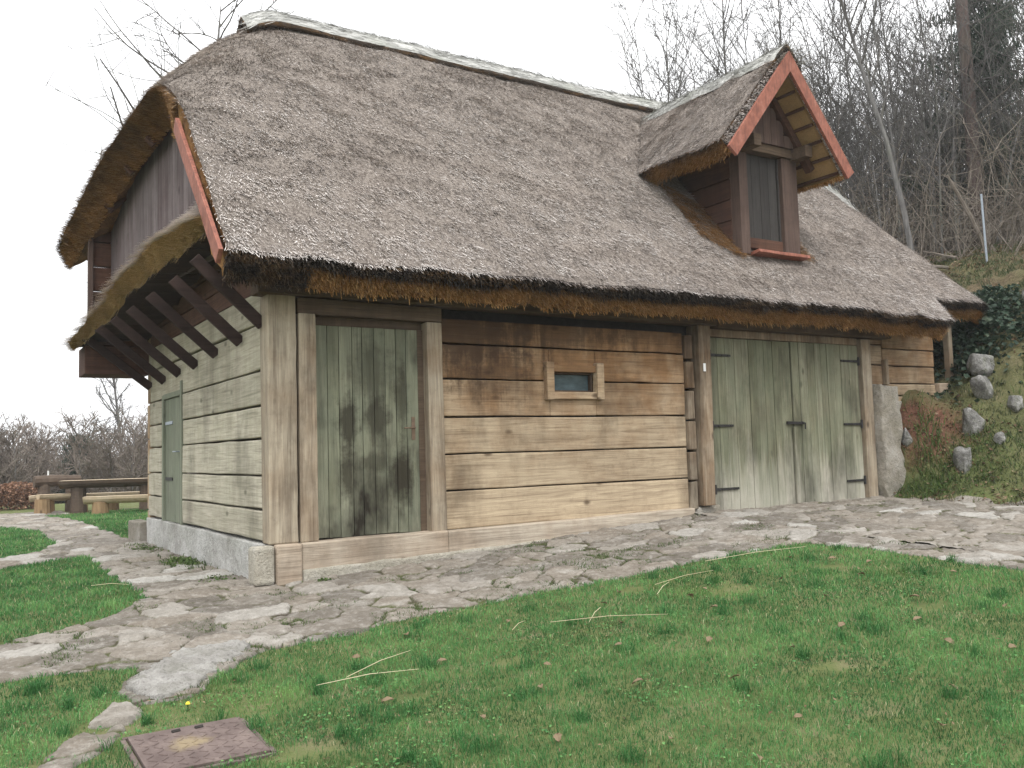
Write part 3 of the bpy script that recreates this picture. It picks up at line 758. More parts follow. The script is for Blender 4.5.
def strap(x0, x1, z, y, parent, pin):
    mb = MB(); mb.prism((x0, y, z), (x1, y, z), (0, 1, 0), (0, 0, 1), .007, .017, .5, n=4, wob=.001, taper=.8)
    mb.tube([(pin, y - .004, z - .06), (pin, y - .004, z + .06)], [.016, .016], 8)
    for q in range(3): mb.tube([(x0 + (x1 - x0) * (.25 + .3 * q), y - .004, z), (x0 + (x1 - x0) * (.25 + .3 * q), y - .014, z)], [.012, .008], 6)
    mb.build('hinge', M['iron'], parent)
lf = board_door('barn_door', 5.665, 7.195, -.06, 2.155, .07, M['barn_wood'], 10, house, (.1, .8))
rl = board_door('barn_door', 7.215, 8.645, -.05, 2.16, .062, M['barn_wood'], 9, house, (.0, .7))
for z in (1.93, 1.03, .23):
    strap(5.69, 6.05 if z != .23 else 6.1, z, .057, lf, 5.68); strap(8.62, 8.24, z, .05, rl, 8.63)
mb = MB(); mb.prism((7.05, .045, 1.06), (7.38, .045, 1.05), (0, 1, 0), (0, 0, 1), .012, .018, .5, n=2); mb.tube([(7.34, .05, 1.07), (7.36, .0, 1.05), (7.37, .01, .97)], [.012, .012, .01], 6); mb.build('latch', M['iron'], rl)
mb = MB(); mb.box(7.17, 7.235, .03, .06, -.02, 1.0, .4, .1); mb.build('cover_strip', M['barn_wood'], lf, bevel=.005)
# logs between barn frame and upper right wall
planks_x('front_wall', M['front_wood'], 8.9, 9.26, [1.6, 1.9, 2.2, 2.5], .10, .21, [.6, .4, .7], seg=2)
mb = MB(); mb.box(9.24, 9.30, .02, .22, 1.60, 1.98, .5, .4); mb.build('log_end', M['post_wood'], house, bevel=.012)
mb = MB(); mb.prism((10.69, .03, 1.55), (10.69, .3, 1.55), (1, 0, 0), (0, 0, 1), .12, .095, .4, .6, n=1, wob=.01); mb.build('log_end', M['beam_wood'], house, bevel=.015)
mb = MB(); mb.prism((10.99, .12, 1.4), (11.0, .12, 2.9), (1, 0, 0), (0, 1, 0), .05, .05, .4, .3, n=3, wob=.006); mb.build('prop_post', M['post_wood'], house, bevel=.008)
mb = MB(); mb.prism((9.3, .16, 1.28), (10.85, .16, 1.34), (0, 1, 0), (0, 0, 1), .1, .085, .4, n=10, wob=.03); mb.build('foundation', M['mortar'], house, bevel=.02)
planks_y('end_wall', M['side_wood'], .2, 5.4, [1.2, 1.6, 2.0, 2.4, 2.8, 3.2], 10.45, 10.6, [.5])
planks_x('rear_wall', M['front_wood'], .0, 10.5, [-.4, .1, .6, 1.1, 1.6, 2.1, 2.6, 3.1, 3.6, 4.1], 5.45, 5.6, [.5])

# left side wall
ZS = [.015, .305, .626, .974, 1.284, 1.617, 2.06, 2.38]
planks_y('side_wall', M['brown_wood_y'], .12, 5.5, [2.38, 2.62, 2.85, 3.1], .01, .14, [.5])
planks_y('side_wall', M['side_wood'], .20, 5.5, ZS, .0, .14, [.05, .15, .1, .3, .35, .5, .6, .9, .9], holes=[(3.44, 4.58, 0, 1.66)])
pl = MB(); pl.prism((.045, .12, -.21), (.045, 5.5, -.21), (1, 0, 0), (0, 0, 1), .08, .205, .5, n=20, wob=.012); pl.build('plinth', M['plinth'], house, bevel=.012)
mb = MB(); mb.box(-.012, .06, 3.44, 3.53, -.01, 1.78, .4, .3); mb.box(-.012, .06, 4.50, 4.59, -.01, 1.66, .4, .3); mb.box(-.01, .06, 3.53, 4.50, 1.60, 1.67, .4, .3); mb.build('side_door_frame', M['side_door_wood'], house, bevel=.006)
mb = MB()
yy = 3.535
for q in range(5): mb.box(.02, .05, yy, yy + .188, .0, 1.595, None, random.uniform(.1, .8)); yy += .1935
sdoor = mb.build('side_door', M['side_door_wood'], house, bevel=.004)
for z in (.55, 1.28):
    mb = MB(); mb.prism((.014, 4.46, z), (.014, 4.05, z), (1, 0, 0), (0, 0, 1), .006, .02, .5, n=1); mb.build('hinge', M['steel'] if z > 1 else M['iron'], sdoor)
mb = MB(); mb.tube([(.02, 3.66, .9), (-.03, 3.66, .9), (-.035, 3.70, .9), (-.035, 3.80, .9)], [.009] * 4, 7); mb.build('door_handle', M['steel'], sdoor)

# struts under the skirt roof
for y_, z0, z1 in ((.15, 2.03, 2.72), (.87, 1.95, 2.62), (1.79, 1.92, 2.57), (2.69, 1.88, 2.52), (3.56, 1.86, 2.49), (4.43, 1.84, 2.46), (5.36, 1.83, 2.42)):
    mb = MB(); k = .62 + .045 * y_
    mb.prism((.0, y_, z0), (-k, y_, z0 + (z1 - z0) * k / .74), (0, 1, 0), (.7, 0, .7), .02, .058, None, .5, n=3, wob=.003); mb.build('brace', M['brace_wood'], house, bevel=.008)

# gable wall (upper storey, vertical boards, slightly turned against the wall below)
def gwx(y): return -.03 - .085 * y
mb = MB(); y_ = -.05
while y_ < 5.75:
    wd = random.uniform(.16, .24); y1 = min(y_ + wd, 5.8)
    zt = min(2.55 + 1.17 * (y_ + .6) - .35, 6.47 - .62 * (y1 - 2.75) - .3, 4.9)
    mb.add([(gwx(y_) , y_ + .003, 2.9), (gwx(y1), y1 - .003, 2.9), (gwx(y1), y1 - .003, zt), (gwx(y_), y_ + .003, zt),
            (gwx(y_) + .04, y_ + .003, 2.9), (gwx(y1) + .04, y1 - .003, 2.9), (gwx(y1) + .04, y1 - .003, zt), (gwx(y_) + .04, y_ + .003, zt)],
           [(0, 3, 2, 1), (4, 5, 6, 7), (0, 1, 5, 4), (1, 2, 6, 5), (2, 3, 7, 6), (3, 0, 4, 7)], None, random.uniform(0, .7))
    y_ = y1
mb.build('gable_wall', M['gable_wood'], house, bevel=.004)
# cheek at the far end of the upper storey
planks_x('cheek_wall', M['brown_wood'], -.78, .06, [2.42, 2.6, 2.85, 3.2, 3.55, 3.9, 4.1], 5.55, 5.66, [.4, .6], seg=2)
mb = MB(); mb.box(-.81, -.745, 5.46, 5.55, 2.5, 4.1, .4, .5); mb.build('cheek_board', M['brown_post'], house, bevel=.006)
mb = MB(); mb.box(-.84, .0, 5.515, 6.15, 2.02, 2.42, .4, .6); mb.build('cheek_floor', M['brown_wood'], house, bevel=.01)

# ---- thatch
KN = .30
def roof_top(x, y):
    zf = 2.55 + 1.17 * (y + .6); zb = 6.47 - .66 * (y - 2.75)
    zh = 6.87 + 1.25 * (x - .93); zr = 6.42 - 1.76 * (x - 9.55)
    z = smin(zf, zb, .35); z = smin(z, zr, .5); z = smin(z, zh, 1.15)
    z = z + (fbm(x * .9, y * .9, 3, 101) - .5) * .09 + (fbm(x * 3.5, y * 6, 3, 102) - .5) * .05
    return z
def xl_off(y): return np.interp(y, [-.75, .4, 1.2, 1.8, 2.5, 3.3, 4, 4.8, 5.8, 6.3], [-.02, -.05, -.06, -.08, -.15, -.25, -.32, -.40, -.56, -.6])
def roof_xy(u, w):
    x0 = -.5 + 12.0 * u
    ye = np.where(x0 < 9.98, -.6, np.where(x0 > 10.05, -.27, -.6 + (x0 - 9.98) / .07 * .33))
    ye = ye + (fbm(x0 * 1.3, x0 * 0 + 3, 3, 104) - .5) * .06
    y = ye + (6.3 - ye) * w
    x = x0 + xl_off(y) * np.clip(1 - u * 1.5, 0, 1) ** 4
    return x, y
def roof_pt(u, w):
    x, y = roof_xy(u, w); e = .02
    z = roof_top(x, y)
    gx_ = (roof_top(x + e, y) - roof_top(x - e, y)) / (2 * e); gy_ = (roof_top(x, y + e) - roof_top(x, y - e)) / (2 * e)
    N = np.stack([-gx_, -gy_, np.ones_like(z)], -1); N /= np.linalg.norm(N, axis=-1)[..., None]
    return np.stack([x, y, z], -1), N
NU, NW = 230, 130
uu = np.linspace(0, 1, NU); ww = np.linspace(0, 1, NW)
U, W_ = np.meshgrid(uu, ww, indexing='ij')
PT, PN = roof_pt(U, W_)
KA = KN + .10 * (np.clip(1 - U * 9, 0, 1) * sstep(3.4, 4.6, PT[..., 2]))
PB = PT - PN * KA[..., None]
lenv = np.concatenate([PT.reshape(-1, 3), PB.reshape(-1, 3)])
ft = grid_faces(NU, NW); nT = NU * NW
fb = ft[:, ::-1] + nT
FA = [ft, fb]; MI = [np.zeros(len(ft)), np.ones(len(fb))]; TN = [np.full(len(ft), .5), np.full(len(fb), .35)]
extra = []; ne = 2 * nT
def rim(idx, tlow, tup):
    """rim strip between top and bottom edge, with an intermediate row splitting dark upper and ochre lower thatch"""
    global ne
    a = PT.reshape(-1, 3)[idx]; b_ = PB.reshape(-1, 3)[idx]
    ph = np.arange(len(idx)) * .11
    for_rows = [a]
    fr = .42 + (fbm(ph, ph * 0 + idx[0] * .1, 3, 7) - .5) * .5
    mid1 = a + (b_ - a) * fr[:, None]
    base = ne; extra.append(mid1); ne += len(idx)
    m = base + np.arange(len(idx))
    FA.append(np.stack([idx[:-1], idx[1:], m[1:], m[:-1]], 1)); MI.append(np.ones(len(idx) - 1)); TN.append(np.broadcast_to(tup, (len(idx) - 1,)))
    FA.append(np.stack([m[:-1], m[1:], idx[1:] + nT, idx[:-1] + nT], 1)); MI.append(np.ones(len(idx) - 1)); TN.append(np.broadcast_to(tlow, (len(idx) - 1,)))
I2 = np.arange(nT).reshape(NU, NW)
xs_e = PT[:-1, 0, 0]
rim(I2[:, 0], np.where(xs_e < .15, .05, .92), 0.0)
rim(I2[::-1, -1], .6, 0.0)
rim(I2[-1, :], .8, .2)
rim(I2[0, ::-1], .6, .5)
allv = np.concatenate([lenv] + extra)
allf = np.concatenate(FA); allm = np.concatenate(MI); allt = np.concatenate(TN)
rnd_f = np.full(len(allf), .5)
mats = [M['thatch_base'], M['thatch_cut'], M['thatch']]

def strands(P, D, N, length, width, lift):
    """reed ends: P roots, D downslope tangent, N normal; flat slim triangles"""
    n = len(P)
    S = np.cross(N, D); S /= np.linalg.norm(S, axis=1)[:, None]
    jit = RNG.normal(0, .28, n)[:, None]
    D2 = D + S * jit; D2 /= np.linalg.norm(D2, axis=1)[:, None]
    S2 = np.cross(N, D2)
    T = P + D2 * length[:, None] + N * (length * lift)[:, None]
    hw_ = (width / 2)[:, None]
    P0 = P - N * .012
    V = np.stack([P0 - S2 * hw_, P0 + S2 * hw_, T + S2 * hw_ * .55, T - S2 * hw_ * .55], 1).reshape(-1, 3)
    return V
def combine(V, fl, cn, parts):
    """append quads made by strands: parts = list of (V, rnd, tone, midx)"""
    Vs = [V]; Fs = [fl]; Cs = [cn]; off = len(V); R = []; T = []; Mi = []
    for v, r, t, mi in parts:
        n = len(v) // 4
        Fs.append((np.arange(n)[:, None] * 4 + np.array([0, 1, 2, 3]) + off).ravel()); Cs.append(np.full(n, 4)); Vs.append(v); off += len(v)
        R.append(r); T.append(np.broadcast_to(t, (n,))); Mi.append(np.full(n, mi))
    return np.concatenate(Vs), np.concatenate(Fs), np.concatenate(Cs), R, T, Mi
def slope_dirs(N):
    D = np.stack([N[:, 0] * N[:, 2], N[:, 1] * N[:, 2], -(N[:, 0] ** 2 + N[:, 1] ** 2)], 1)
    return D / np.maximum(np.linalg.norm(D, axis=1)[:, None], 1e-6)
ns = 330000
u_ = RNG.random(ns); w_ = RNG.random(ns) ** 1.0 * .56
P, N = roof_pt(u_, w_)
keep = ~((P[:, 0] > 6.35) & (P[:, 0] < 7.35) & (P[:, 1] > .05) & (P[:, 1] < 2.2))
P = P[keep]; N = N[keep]
clump = fbm(P[:, 0] * 5, P[:, 1] * 9, 3, 201); row = fbm(P[:, 0] * .8, P[:, 1] * 5.5, 3, 202)
Ls = RNG.uniform(.035, .10, len(P)); lift = np.clip(RNG.normal(.16, .16, len(P)) + (clump - .5) * .7, -.05, .8)
rs = np.clip(RNG.normal(.52, .24, len(P)) + (clump - .5) * 1.0 + (row - .5) * .7, 0, 1)
s1 = strands(P, slope_dirs(N), N, Ls, RNG.uniform(.004, .0085, len(P)), lift)
# hip side and back get a thinner cover
u_ = RNG.random(40000); w_ = .5 + .5 * RNG.random(40000)
P, N = roof_pt(u_, w_)
s2 = strands(P, slope_dirs(N), N, RNG.uniform(.06, .14, len(P)), RNG.uniform(.01, .016, len(P)), RNG.uniform(0, .4, len(P)))
parts = [(s1, rs, .5, 2), (s2, RNG.random(len(P)), .5, 2)]
# reed butts along the eave face and the verge arch
def butts(n, u_, w_, depth, tone_fn, out, ln=(.03, .09)):
    P, N = roof_pt(u_, w_); t = RNG.random(n) ** .8 * depth
    Q = P - N * (t * (KN + .10 * np.clip(1 - u_ * 9, 0, 1) * sstep(3.4, 4.6, P[:, 2])))[:, None]
    S = strands(Q, out(P, N), N, RNG.uniform(*ln, n), RNG.uniform(.006, .012, n), RNG.normal(0, .35, n))
    return S, RNG.random(n), tone_fn(P, t), 1
n = 42000
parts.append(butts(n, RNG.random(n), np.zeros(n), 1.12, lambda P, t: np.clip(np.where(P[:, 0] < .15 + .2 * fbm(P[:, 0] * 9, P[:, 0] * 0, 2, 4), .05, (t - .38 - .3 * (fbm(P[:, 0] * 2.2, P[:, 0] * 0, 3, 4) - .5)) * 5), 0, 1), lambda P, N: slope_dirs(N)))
n = 26000
parts.append(butts(n, np.zeros(n), .245 + .755 * RNG.random(n), 1.05, lambda P, t: np.clip(.38 + .4 * t + .5 * (fbm(P[:, 1] * 5, P[:, 2] * 5, 3, 9) - .5), 0, .8), lambda P, N: np.tile(np.array([[-1, 0, -.25]]), (len(P), 1))))
n = 5000
parts.append(butts(n, np.full(n, 1.0), RNG.random(n) * .4, 1.05, lambda P, t: np.clip((t - .2) * 3, 0, .9), lambda P, N: np.tile(np.array([[1, 0, -.5]]), (len(P), 1))))
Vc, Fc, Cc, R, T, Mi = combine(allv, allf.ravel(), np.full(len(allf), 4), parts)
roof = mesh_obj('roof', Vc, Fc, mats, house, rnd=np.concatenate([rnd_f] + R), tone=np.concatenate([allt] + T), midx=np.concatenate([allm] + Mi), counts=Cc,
                smooth=np.concatenate([np.ones(len(allf)), np.zeros(len(Cc) - len(allf))]))

# ridge cap: bundles of pale reed laid along the ridge
def ridge(name, path, halfw, thick, drop, parent, seed, nrow=9, strand_n=5000):
    """path Mx3 crest line; profile bends down on both sides"""
    path = np.asarray(path, float); m = len(path)
    V = []; 
    tv = np.linspace(-1, 1, nrow)
    d = np.gradient(path, axis=0); d /= np.linalg.norm(d, axis=1)[:, None]
    side = np.cross(d, np.array([0, 0, 1.])); side /= np.linalg.norm(side, axis=1)[:, None]
    for i in range(m):
        for j, t in enumerate(tv):
            hw_ = halfw * (1 + .12 * (float(fbm(np.array(i * .35), np.array(t * 3), 3, seed)) - .5))
            z = -drop * (abs(t) ** 1.35) + (float(fbm(np.array(i * .12), np.array(t * 6 + 9), 3, seed + 1)) - .5) * .05
            V.append(path[i] + side[i] * t * hw_ + np.array([0, 0, z]))
    V = np.array(V).reshape(m, nrow, 3); B = V - np.array([0, 0, thick])
    allv = np.concatenate([V.reshape(-1, 3), B.reshape(-1, 3)]); f = grid_faces(m, nrow); n = m * nrow
    I = np.arange(n).reshape(m, nrow); FF = [f, f[:, ::-1] + n]
    for idx in (I[:, 0], I[::-1, -1], I[0, ::-1], I[-1, :]): FF.append(np.stack([idx[1:], idx[:-1], idx[:-1] + n, idx[1:] + n], 1))
    FF = np.concatenate(FF)
    mi = np.zeros(len(FF)); mi[len(f) * 2:] = 1; mi[len(f):len(f) * 2] = 1
    # loose reed strands lying along the cap
    a = RNG.integers(0, m - 1, strand_n); b_ = RNG.random(strand_n) * (nrow - 1); bi = np.minimum(b_.astype(int), nrow - 2)
    ft_ = RNG.random(strand_n)[:, None]; fr = (b_ - bi)[:, None]
    P = (V[a, bi] * (1 - fr) + V[a, bi + 1] * fr) * (1 - ft_) + (V[a + 1, bi] * (1 - fr) + V[a + 1, bi + 1] * fr) * ft_
    D = d[a] * np.where(RNG.random(strand_n) < .5, 1, -1)[:, None]
    Nn = np.tile(np.array([[0, 0, 1.]]), (strand_n, 1)) - side[a] * ((.5 - b_ / (nrow - 1)) * 1.6)[:, None]; Nn /= np.linalg.norm(Nn, axis=1)[:, None]
    S = strands(P, D, Nn, RNG.uniform(.1, .3, strand_n), RNG.uniform(.006, .012, strand_n), RNG.uniform(0, .12, strand_n))
    Vc, Fc, Cc, R, T, Mi = combine(allv, FF.ravel(), np.full(len(FF), 4), [(S, RNG.random(strand_n), .5, 0)])
    return mesh_obj(name, Vc, Fc, [M['ridge'], M['thatch_cut']], parent, rnd=np.concatenate([np.full(len(FF), .6)] + R), tone=np.concatenate([np.zeros(len(FF))] + T), midx=np.concatenate([mi] + Mi), counts=Cc, smooth=True)
xr = np.linspace(.55, 9.9, 70)
pr = np.stack([xr, np.full(70, 2.74), np.minimum(roof_top(xr, np.full(70, 2.74)) , 9) * 0 + 6.47 + (fbm(xr * .7, xr * 0, 3, 300) - .5) * .06], 1)
pr[:, 2] -= .20 * np.clip((1.0 - xr) / .45, 0, 1) ** 1.6 + .35 * np.clip((xr - 9.5) / .4, 0, 1) ** 1.5
ridge('ridge_cap', pr, .30, .075, .27, roof, 310, strand_n=7000)
th = np.linspace(0, 1, 16)
pr2 = np.stack([9.75 + .85 * th, 2.2 - .95 * th, 6.10 - 1.32 * th], 1); pr2[:, 2] = roof_top(pr2[:, 0], pr2[:, 1]) + .10
ridge('ridge_cap', pr2, .20, .05, .12, roof, 330, strand_n=1500)

# bargeboards of the main verge
def board(name, a, b, wdir, ndir, wid, thk, mat, parent, n=5, wob=.004, bevel=.006):
    mb = MB(); mb.prism(a, b, wdir, ndir, wid / 2, thk / 2, None, .4, n=n, wob=wob); return mb.build(name, mat, parent, bevel=bevel)
sl = Vector((0, 1, 1.0)).normalized(); pw = Vector((0, -1, 1.0)).normalized()
board('bargeboard', (-.575, -.53, 2.50), (-.585, 1.04, 4.15), (0, -.7, .7), (1, 0, 0), .15, .04, M['red_barge'], roof)
# rafter tails under the half hip
for i, y_ in enumerate((2.0, 2.9, 3.8, 4.8)):
    mb = MB(); x0 = -.42 - .09 * (y_ - 2); mb.prism((x0, y_, roof_top(np.array(x0), np.array(y_)) - .52), (.1, y_, roof_top(np.array(x0), np.array(y_)) - .52 + (.1 - x0) * 1.0), (0, 1, 0), (-.7, 0, .7), .05, .06, None, .5, n=1); mb.build('rafter', M['brown_wood'], roof, bevel=.006)

# ---- skirt roof over the struts
def skirt_pt(u, v):
    """u along the wall (0 near .. 1 far), v from eave 0 to wall 1"""
    ye = 5.95 * u; y = ye + .5 * v * (1 - u)
    xe = np.interp(ye, [0, 1.2, 3.2, 4.8, 5.8], [-.56, -.60, -.72, -.83, -1.0]) + (vnoise(u * 49, u * 0 + 7.7, 6) - .5) * .05; xw = gwx(y)
    ze = np.interp(ye, [0, .6, 1.3, 2, 3, 4, 5, 5.8], [3.0, 3.06, 3.13, 3.16, 3.06, 2.91, 2.72, 2.5]) + (fbm(u * 9, u * 0, 3, 401) - .5) * .08 + (vnoise(u * 52, u * 0 + .5, 8) - .5) * .045 - .05 * np.exp(-((ye - 2.3) / 1.5) ** 2)
    zw = ze + .26 + .30 * (1 - u) ** 3
    x = xe + (xw - xe) * v; z = ze + (zw - ze) * v
    return np.stack([x, y, z], -1)
def skirt_thk(u): return np.interp(5.95 * u, [0, .6, 1.3, 2, 3, 4, 5, 5.8], [.14, .19, .24, .27, .25, .22, .17, .12]) * (1 + .5 * (vnoise(u * 46, u * 0 + 3.3, 5) - .5))
SU, SV = 220, 8
A, B_ = np.meshgrid(np.linspace(0, 1, SU), np.linspace(0, 1, SV), indexing='ij')
ST = skirt_pt(A, B_); ST[..., 2] += (fbm(A * 30, B_ * 4, 3, 405) - .5) * .04
thk = skirt_thk(A) * (1 - .25 * B_)
SB = ST.copy(); SB[..., 2] -= thk; SB[..., 0] += .06 * (1 - B_)
f = grid_faces(SU, SV); n = SU * SV; I = np.arange(n).reshape(SU, SV)
FF = [f[:, ::-1], f + n]; mi = [np.zeros(len(f)), np.ones(len(f))]; tn = [np.full(len(f), .5), np.full(len(f), .2)]
for idx, t in ((I[:, 0], .75), (I[::-1, -1], .3), (I[0, ::-1], .5), (I[-1, :], .5)):
    FF.append(np.stack([idx[:-1], idx[1:], idx[1:] + n, idx[:-1] + n], 1)); mi.append(np.ones(len(idx) - 1)); tn.append(np.full(len(idx) - 1, t))
FF = np.concatenate(FF)
ns = 9000; uu_ = RNG.random(ns); vv_ = RNG.random(ns)
P = skirt_pt(uu_, vv_); N = np.tile(np.array([[-.5, 0, .86]]), (ns, 1)); D = np.tile(np.array([[-.86, 0, -.5]]), (ns, 1))
S1 = strands(P, D, N, RNG.uniform(.1, .25, ns), RNG.uniform(.006, .012, ns), RNG.uniform(0, .2, ns))
n2 = 14000; uu_ = RNG.random(n2); P = skirt_pt(uu_, np.zeros(n2)); t_ = RNG.random(n2); P[:, 2] -= t_ * skirt_thk(uu_); P[:, 0] += .06 * t_
S2 = strands(P, np.tile(np.array([[-.8, 0, -.6]]), (n2, 1)), np.tile(np.array([[-.6, 0, .8]]), (n2, 1)), RNG.uniform(.03, .09, n2), RNG.uniform(.006, .012, n2), RNG.normal(0, .4, n2))
Vc, Fc, Cc, R, T, Mi = combine(np.concatenate([ST.reshape(-1, 3), SB.reshape(-1, 3)]), FF.ravel(), np.full(len(FF), 4),
    [(S1, np.clip(RNG.normal(.8, .2, ns), 0, 1), .5, 2), (S2, np.clip(RNG.random(n2) + .15, 0, 1), np.clip(.55 + .5 * (t_ - .3), 0, 1), 1)])
mesh_obj('skirt_roof', Vc, Fc, [M['thatch_base'], M['straw_face'], M['thatch']], house, rnd=np.concatenate([np.full(len(FF), .5)] + R), tone=np.concatenate(tn + T), midx=np.concatenate(mi + Mi), counts=Cc, smooth=False)

# boarded soffit between the wall and the skirt roof
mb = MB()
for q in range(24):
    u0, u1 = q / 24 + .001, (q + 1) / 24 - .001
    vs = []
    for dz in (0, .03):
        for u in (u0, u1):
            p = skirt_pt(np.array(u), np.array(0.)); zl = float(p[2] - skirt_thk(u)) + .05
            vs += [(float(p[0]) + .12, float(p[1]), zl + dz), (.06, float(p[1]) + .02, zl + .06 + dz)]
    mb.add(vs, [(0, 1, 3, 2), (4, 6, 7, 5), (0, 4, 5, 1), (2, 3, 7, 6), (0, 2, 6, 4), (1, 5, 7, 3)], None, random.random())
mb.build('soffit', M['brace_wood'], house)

# ---- dormer
AZ0 = 5.79
DY = .02    # front plane of the dormer wall
dm = MB()
yy = -.02
for (a, b, z0, z1, y0, y1) in ():
    pass
x = 6.30
while x < 7.42:     # gable boards
    wd = random.uniform(.12, .19); x1 = min(x + wd, 7.44); xm = (x + x1) / 2
    zt = AZ0 - .27 - 1.24 * abs(xm - 6.745)
    dm.box(x + .002, x1 - .002, DY - .12, DY - .07, 4.80, zt, None, random.random()); x = x1
dormer = dm.build('dormer', M['brown_post'], house, bevel=.004)
tag(dormer, 'dormer with a boarded shutter and red bargeboards')
for xx in (6.31, 7.40):       # side walls of horizontal boards
    mb = MB()
    for q in range(6): mb.box(xx - .03, xx + .03, .14, 2.0, 3.2 + .28 * q, 3.2 + .28 * q + .27, None, .5)
    mb.build('dormer_cheek', M['brown_wood_y'], dormer, bevel=.008)
mb = MB(); mb.box(6.34, 7.37, .15, .19, 3.2, 5.3); mb.build('dormer_lining', M['void'], dormer)
for x0, x1 in ((6.285, 6.445), (7.125, 7.43)):
    mb = MB(); mb.prism(((x0 + x1) / 2, DY + .05, 3.28), ((x0 + x1) / 2, DY + .05, 4.68), (1, 0, 0), (0, 1, 0), (x1 - x0) / 2, .09, None, .4, n=4, wob=.004); mb.build('dormer_post', M['brown_post'], dormer, bevel=.008)
mb = MB(); mb.prism((6.2, DY + .02, 4.755), (7.52, DY + .02, 4.755), (0, 1, 0), (0, 0, 1), .10, .075, None, .5, n=3, wob=.004)
for q in (6.36, 7.36): mb.prism((q, -.30, 4.73), (q, .3, 4.73), (1, 0, 0), (0, 0, 1), .07, .08, None, .3)
mb.build('dormer_lintel', M['dark_beam'], dormer, bevel=.008)
mb = MB(); mb.box(6.445, 7.125, DY + .0, DY + .10, 3.38, 3.52, None, .5); mb.build('shutter_rail', M['brown_wood'], dormer, bevel=.008)
sh = MB(); x = 6.45
for q in range(4): sh.box(x, x + .158, DY + .045, DY + .075, 3.525, 4.675, None, random.random()); x += .162
sh.box(7.10, 7.122, DY + .02, DY + .08, 3.525, 4.675, None, .2)
sh.build('shutter', M['shutter_wood'], dormer, bevel=.004)
board('dormer_sill', (6.46, -.05, 3.30), (7.46, -.05, 3.30), (0, 1, -.12), (0, .12, 1), .2, .045, M['red_barge'], dormer)
# dormer thatch
AX, AZ, HW, SLP = 6.755, 5.91, 1.23, 1.24
DKN = .24
def dorm_pt(u, w):
    """u -1..1 across the ridge, w 0..1 front to back"""
    xo = u * HW; y = -.50 + .05 * np.abs(u) + w * (3.0)
    z = AZ - SLP * (np.sqrt(xo ** 2 + .02) - .14)
    z = z + (fbm(u * 3 + 5, w * 8, 3, 501) - .5) * .06 
    x = AX + xo
    return np.stack([x, y, z], -1)
DU, DW = 61, 50
A, B_ = np.meshgrid(np.linspace(-1, 1, DU), np.linspace(0, 1, DW), indexing='ij')
DT = dorm_pt(A, B_)
nx_ = SLP * np.sign(A) * np.minimum(np.abs(A) * HW / .1, 1); DN = np.stack([nx_, np.zeros_like(A), np.ones_like(A)], -1); DN /= np.linalg.norm(DN, axis=-1)[..., None]
DB = DT - DN * DKN; DB[..., 0] = np.where(np.sign(DB[..., 0] - AX) != np.sign(A), AX, DB[..., 0])
f = grid_faces(DU, DW); n = DU * DW; I = np.arange(n).reshape(DU, DW)
FF = [f, f[:, ::-1] + n]; mi = [np.zeros(len(f)), np.full(len(f), 3)]; tn = [np.full(len(f), .5), np.full(len(f), .95)]
for idx, t in ((I[:, 0], .05), (I[::-1, -1], .3), (I[0, ::-1], .85), (I[-1, :], .85)):
    FF.append(np.stack([idx[:-1], idx[1:], idx[1:] + n, idx[:-1] + n], 1)); mi.append(np.ones(len(idx) - 1)); tn.append(np.full(len(idx) - 1, t))
FF = np.concatenate(FF)
ns = 70000; u_ = RNG.uniform(-1, 1, ns); w_ = RNG.random(ns) * .92
P = dorm_pt(u_, w_); nn = np.stack([SLP * np.sign(u_), np.zeros(ns), np.ones(ns)], 1); nn /= np.linalg.norm(nn, axis=1)[:, None]
dd = np.stack([np.sign(u_), np.zeros(ns), -SLP * np.ones(ns)], 1); dd /= np.linalg.norm(dd, axis=1)[:, None]
cl_ = fbm(P[:, 1] * 5, P[:, 2] * 7, 3, 503)
S1 = strands(P, dd, nn, RNG.uniform(.035, .10, ns), RNG.uniform(.004, .0085, ns), np.clip(RNG.normal(.16, .16, ns) + (cl_ - .5) * .7, -.05, .8))
parts = [(S1, np.clip(RNG.normal(.5, .24, ns) + (cl_ - .5), 0, 1), .5, 2)]
n2 = 12000; sg = np.where(RNG.random(n2) < .5, -1., 1.); P = dorm_pt(sg, RNG.random(n2) * .7)
nn = np.stack([SLP * sg, np.zeros(n2), np.ones(n2)], 1); nn /= np.linalg.norm(nn, axis=1)[:, None]; dd = np.stack([sg, np.zeros(n2), -SLP * np.ones(n2)], 1); dd /= np.linalg.norm(dd, axis=1)[:, None]
t_ = RNG.random(n2); parts.append((strands(P - nn * (t_ * DKN)[:, None], dd, nn, RNG.uniform(.03, .09, n2), RNG.uniform(.006, .012, n2), RNG.normal(0, .35, n2)), RNG.random(n2), np.clip(t_ * 2.5, .1, .9), 1))
n2 = 7000; u_ = RNG.uniform(-1, 1, n2); P = dorm_pt(u_, np.zeros(n2)); nn = np.stack([SLP * np.sign(u_), np.zeros(n2), np.ones(n2)], 1); nn /= np.linalg.norm(nn, axis=1)[:, None]
t_ = RNG.random(n2); parts.append((strands(P - nn * (t_ * DKN)[:, None], np.tile(np.array([[0, -1., -.2]]), (n2, 1)), nn, RNG.uniform(.02, .05, n2), RNG.uniform(.006, .012, n2), RNG.normal(0, .4, n2)), np.clip(RNG.normal(.5, .25, n2), 0, 1), .8, 2))
Vc, Fc, Cc, R, T, Mi = combine(np.concatenate([DT.reshape(-1, 3), DB.reshape(-1, 3)]), FF.ravel(), np.full(len(FF), 4), parts)
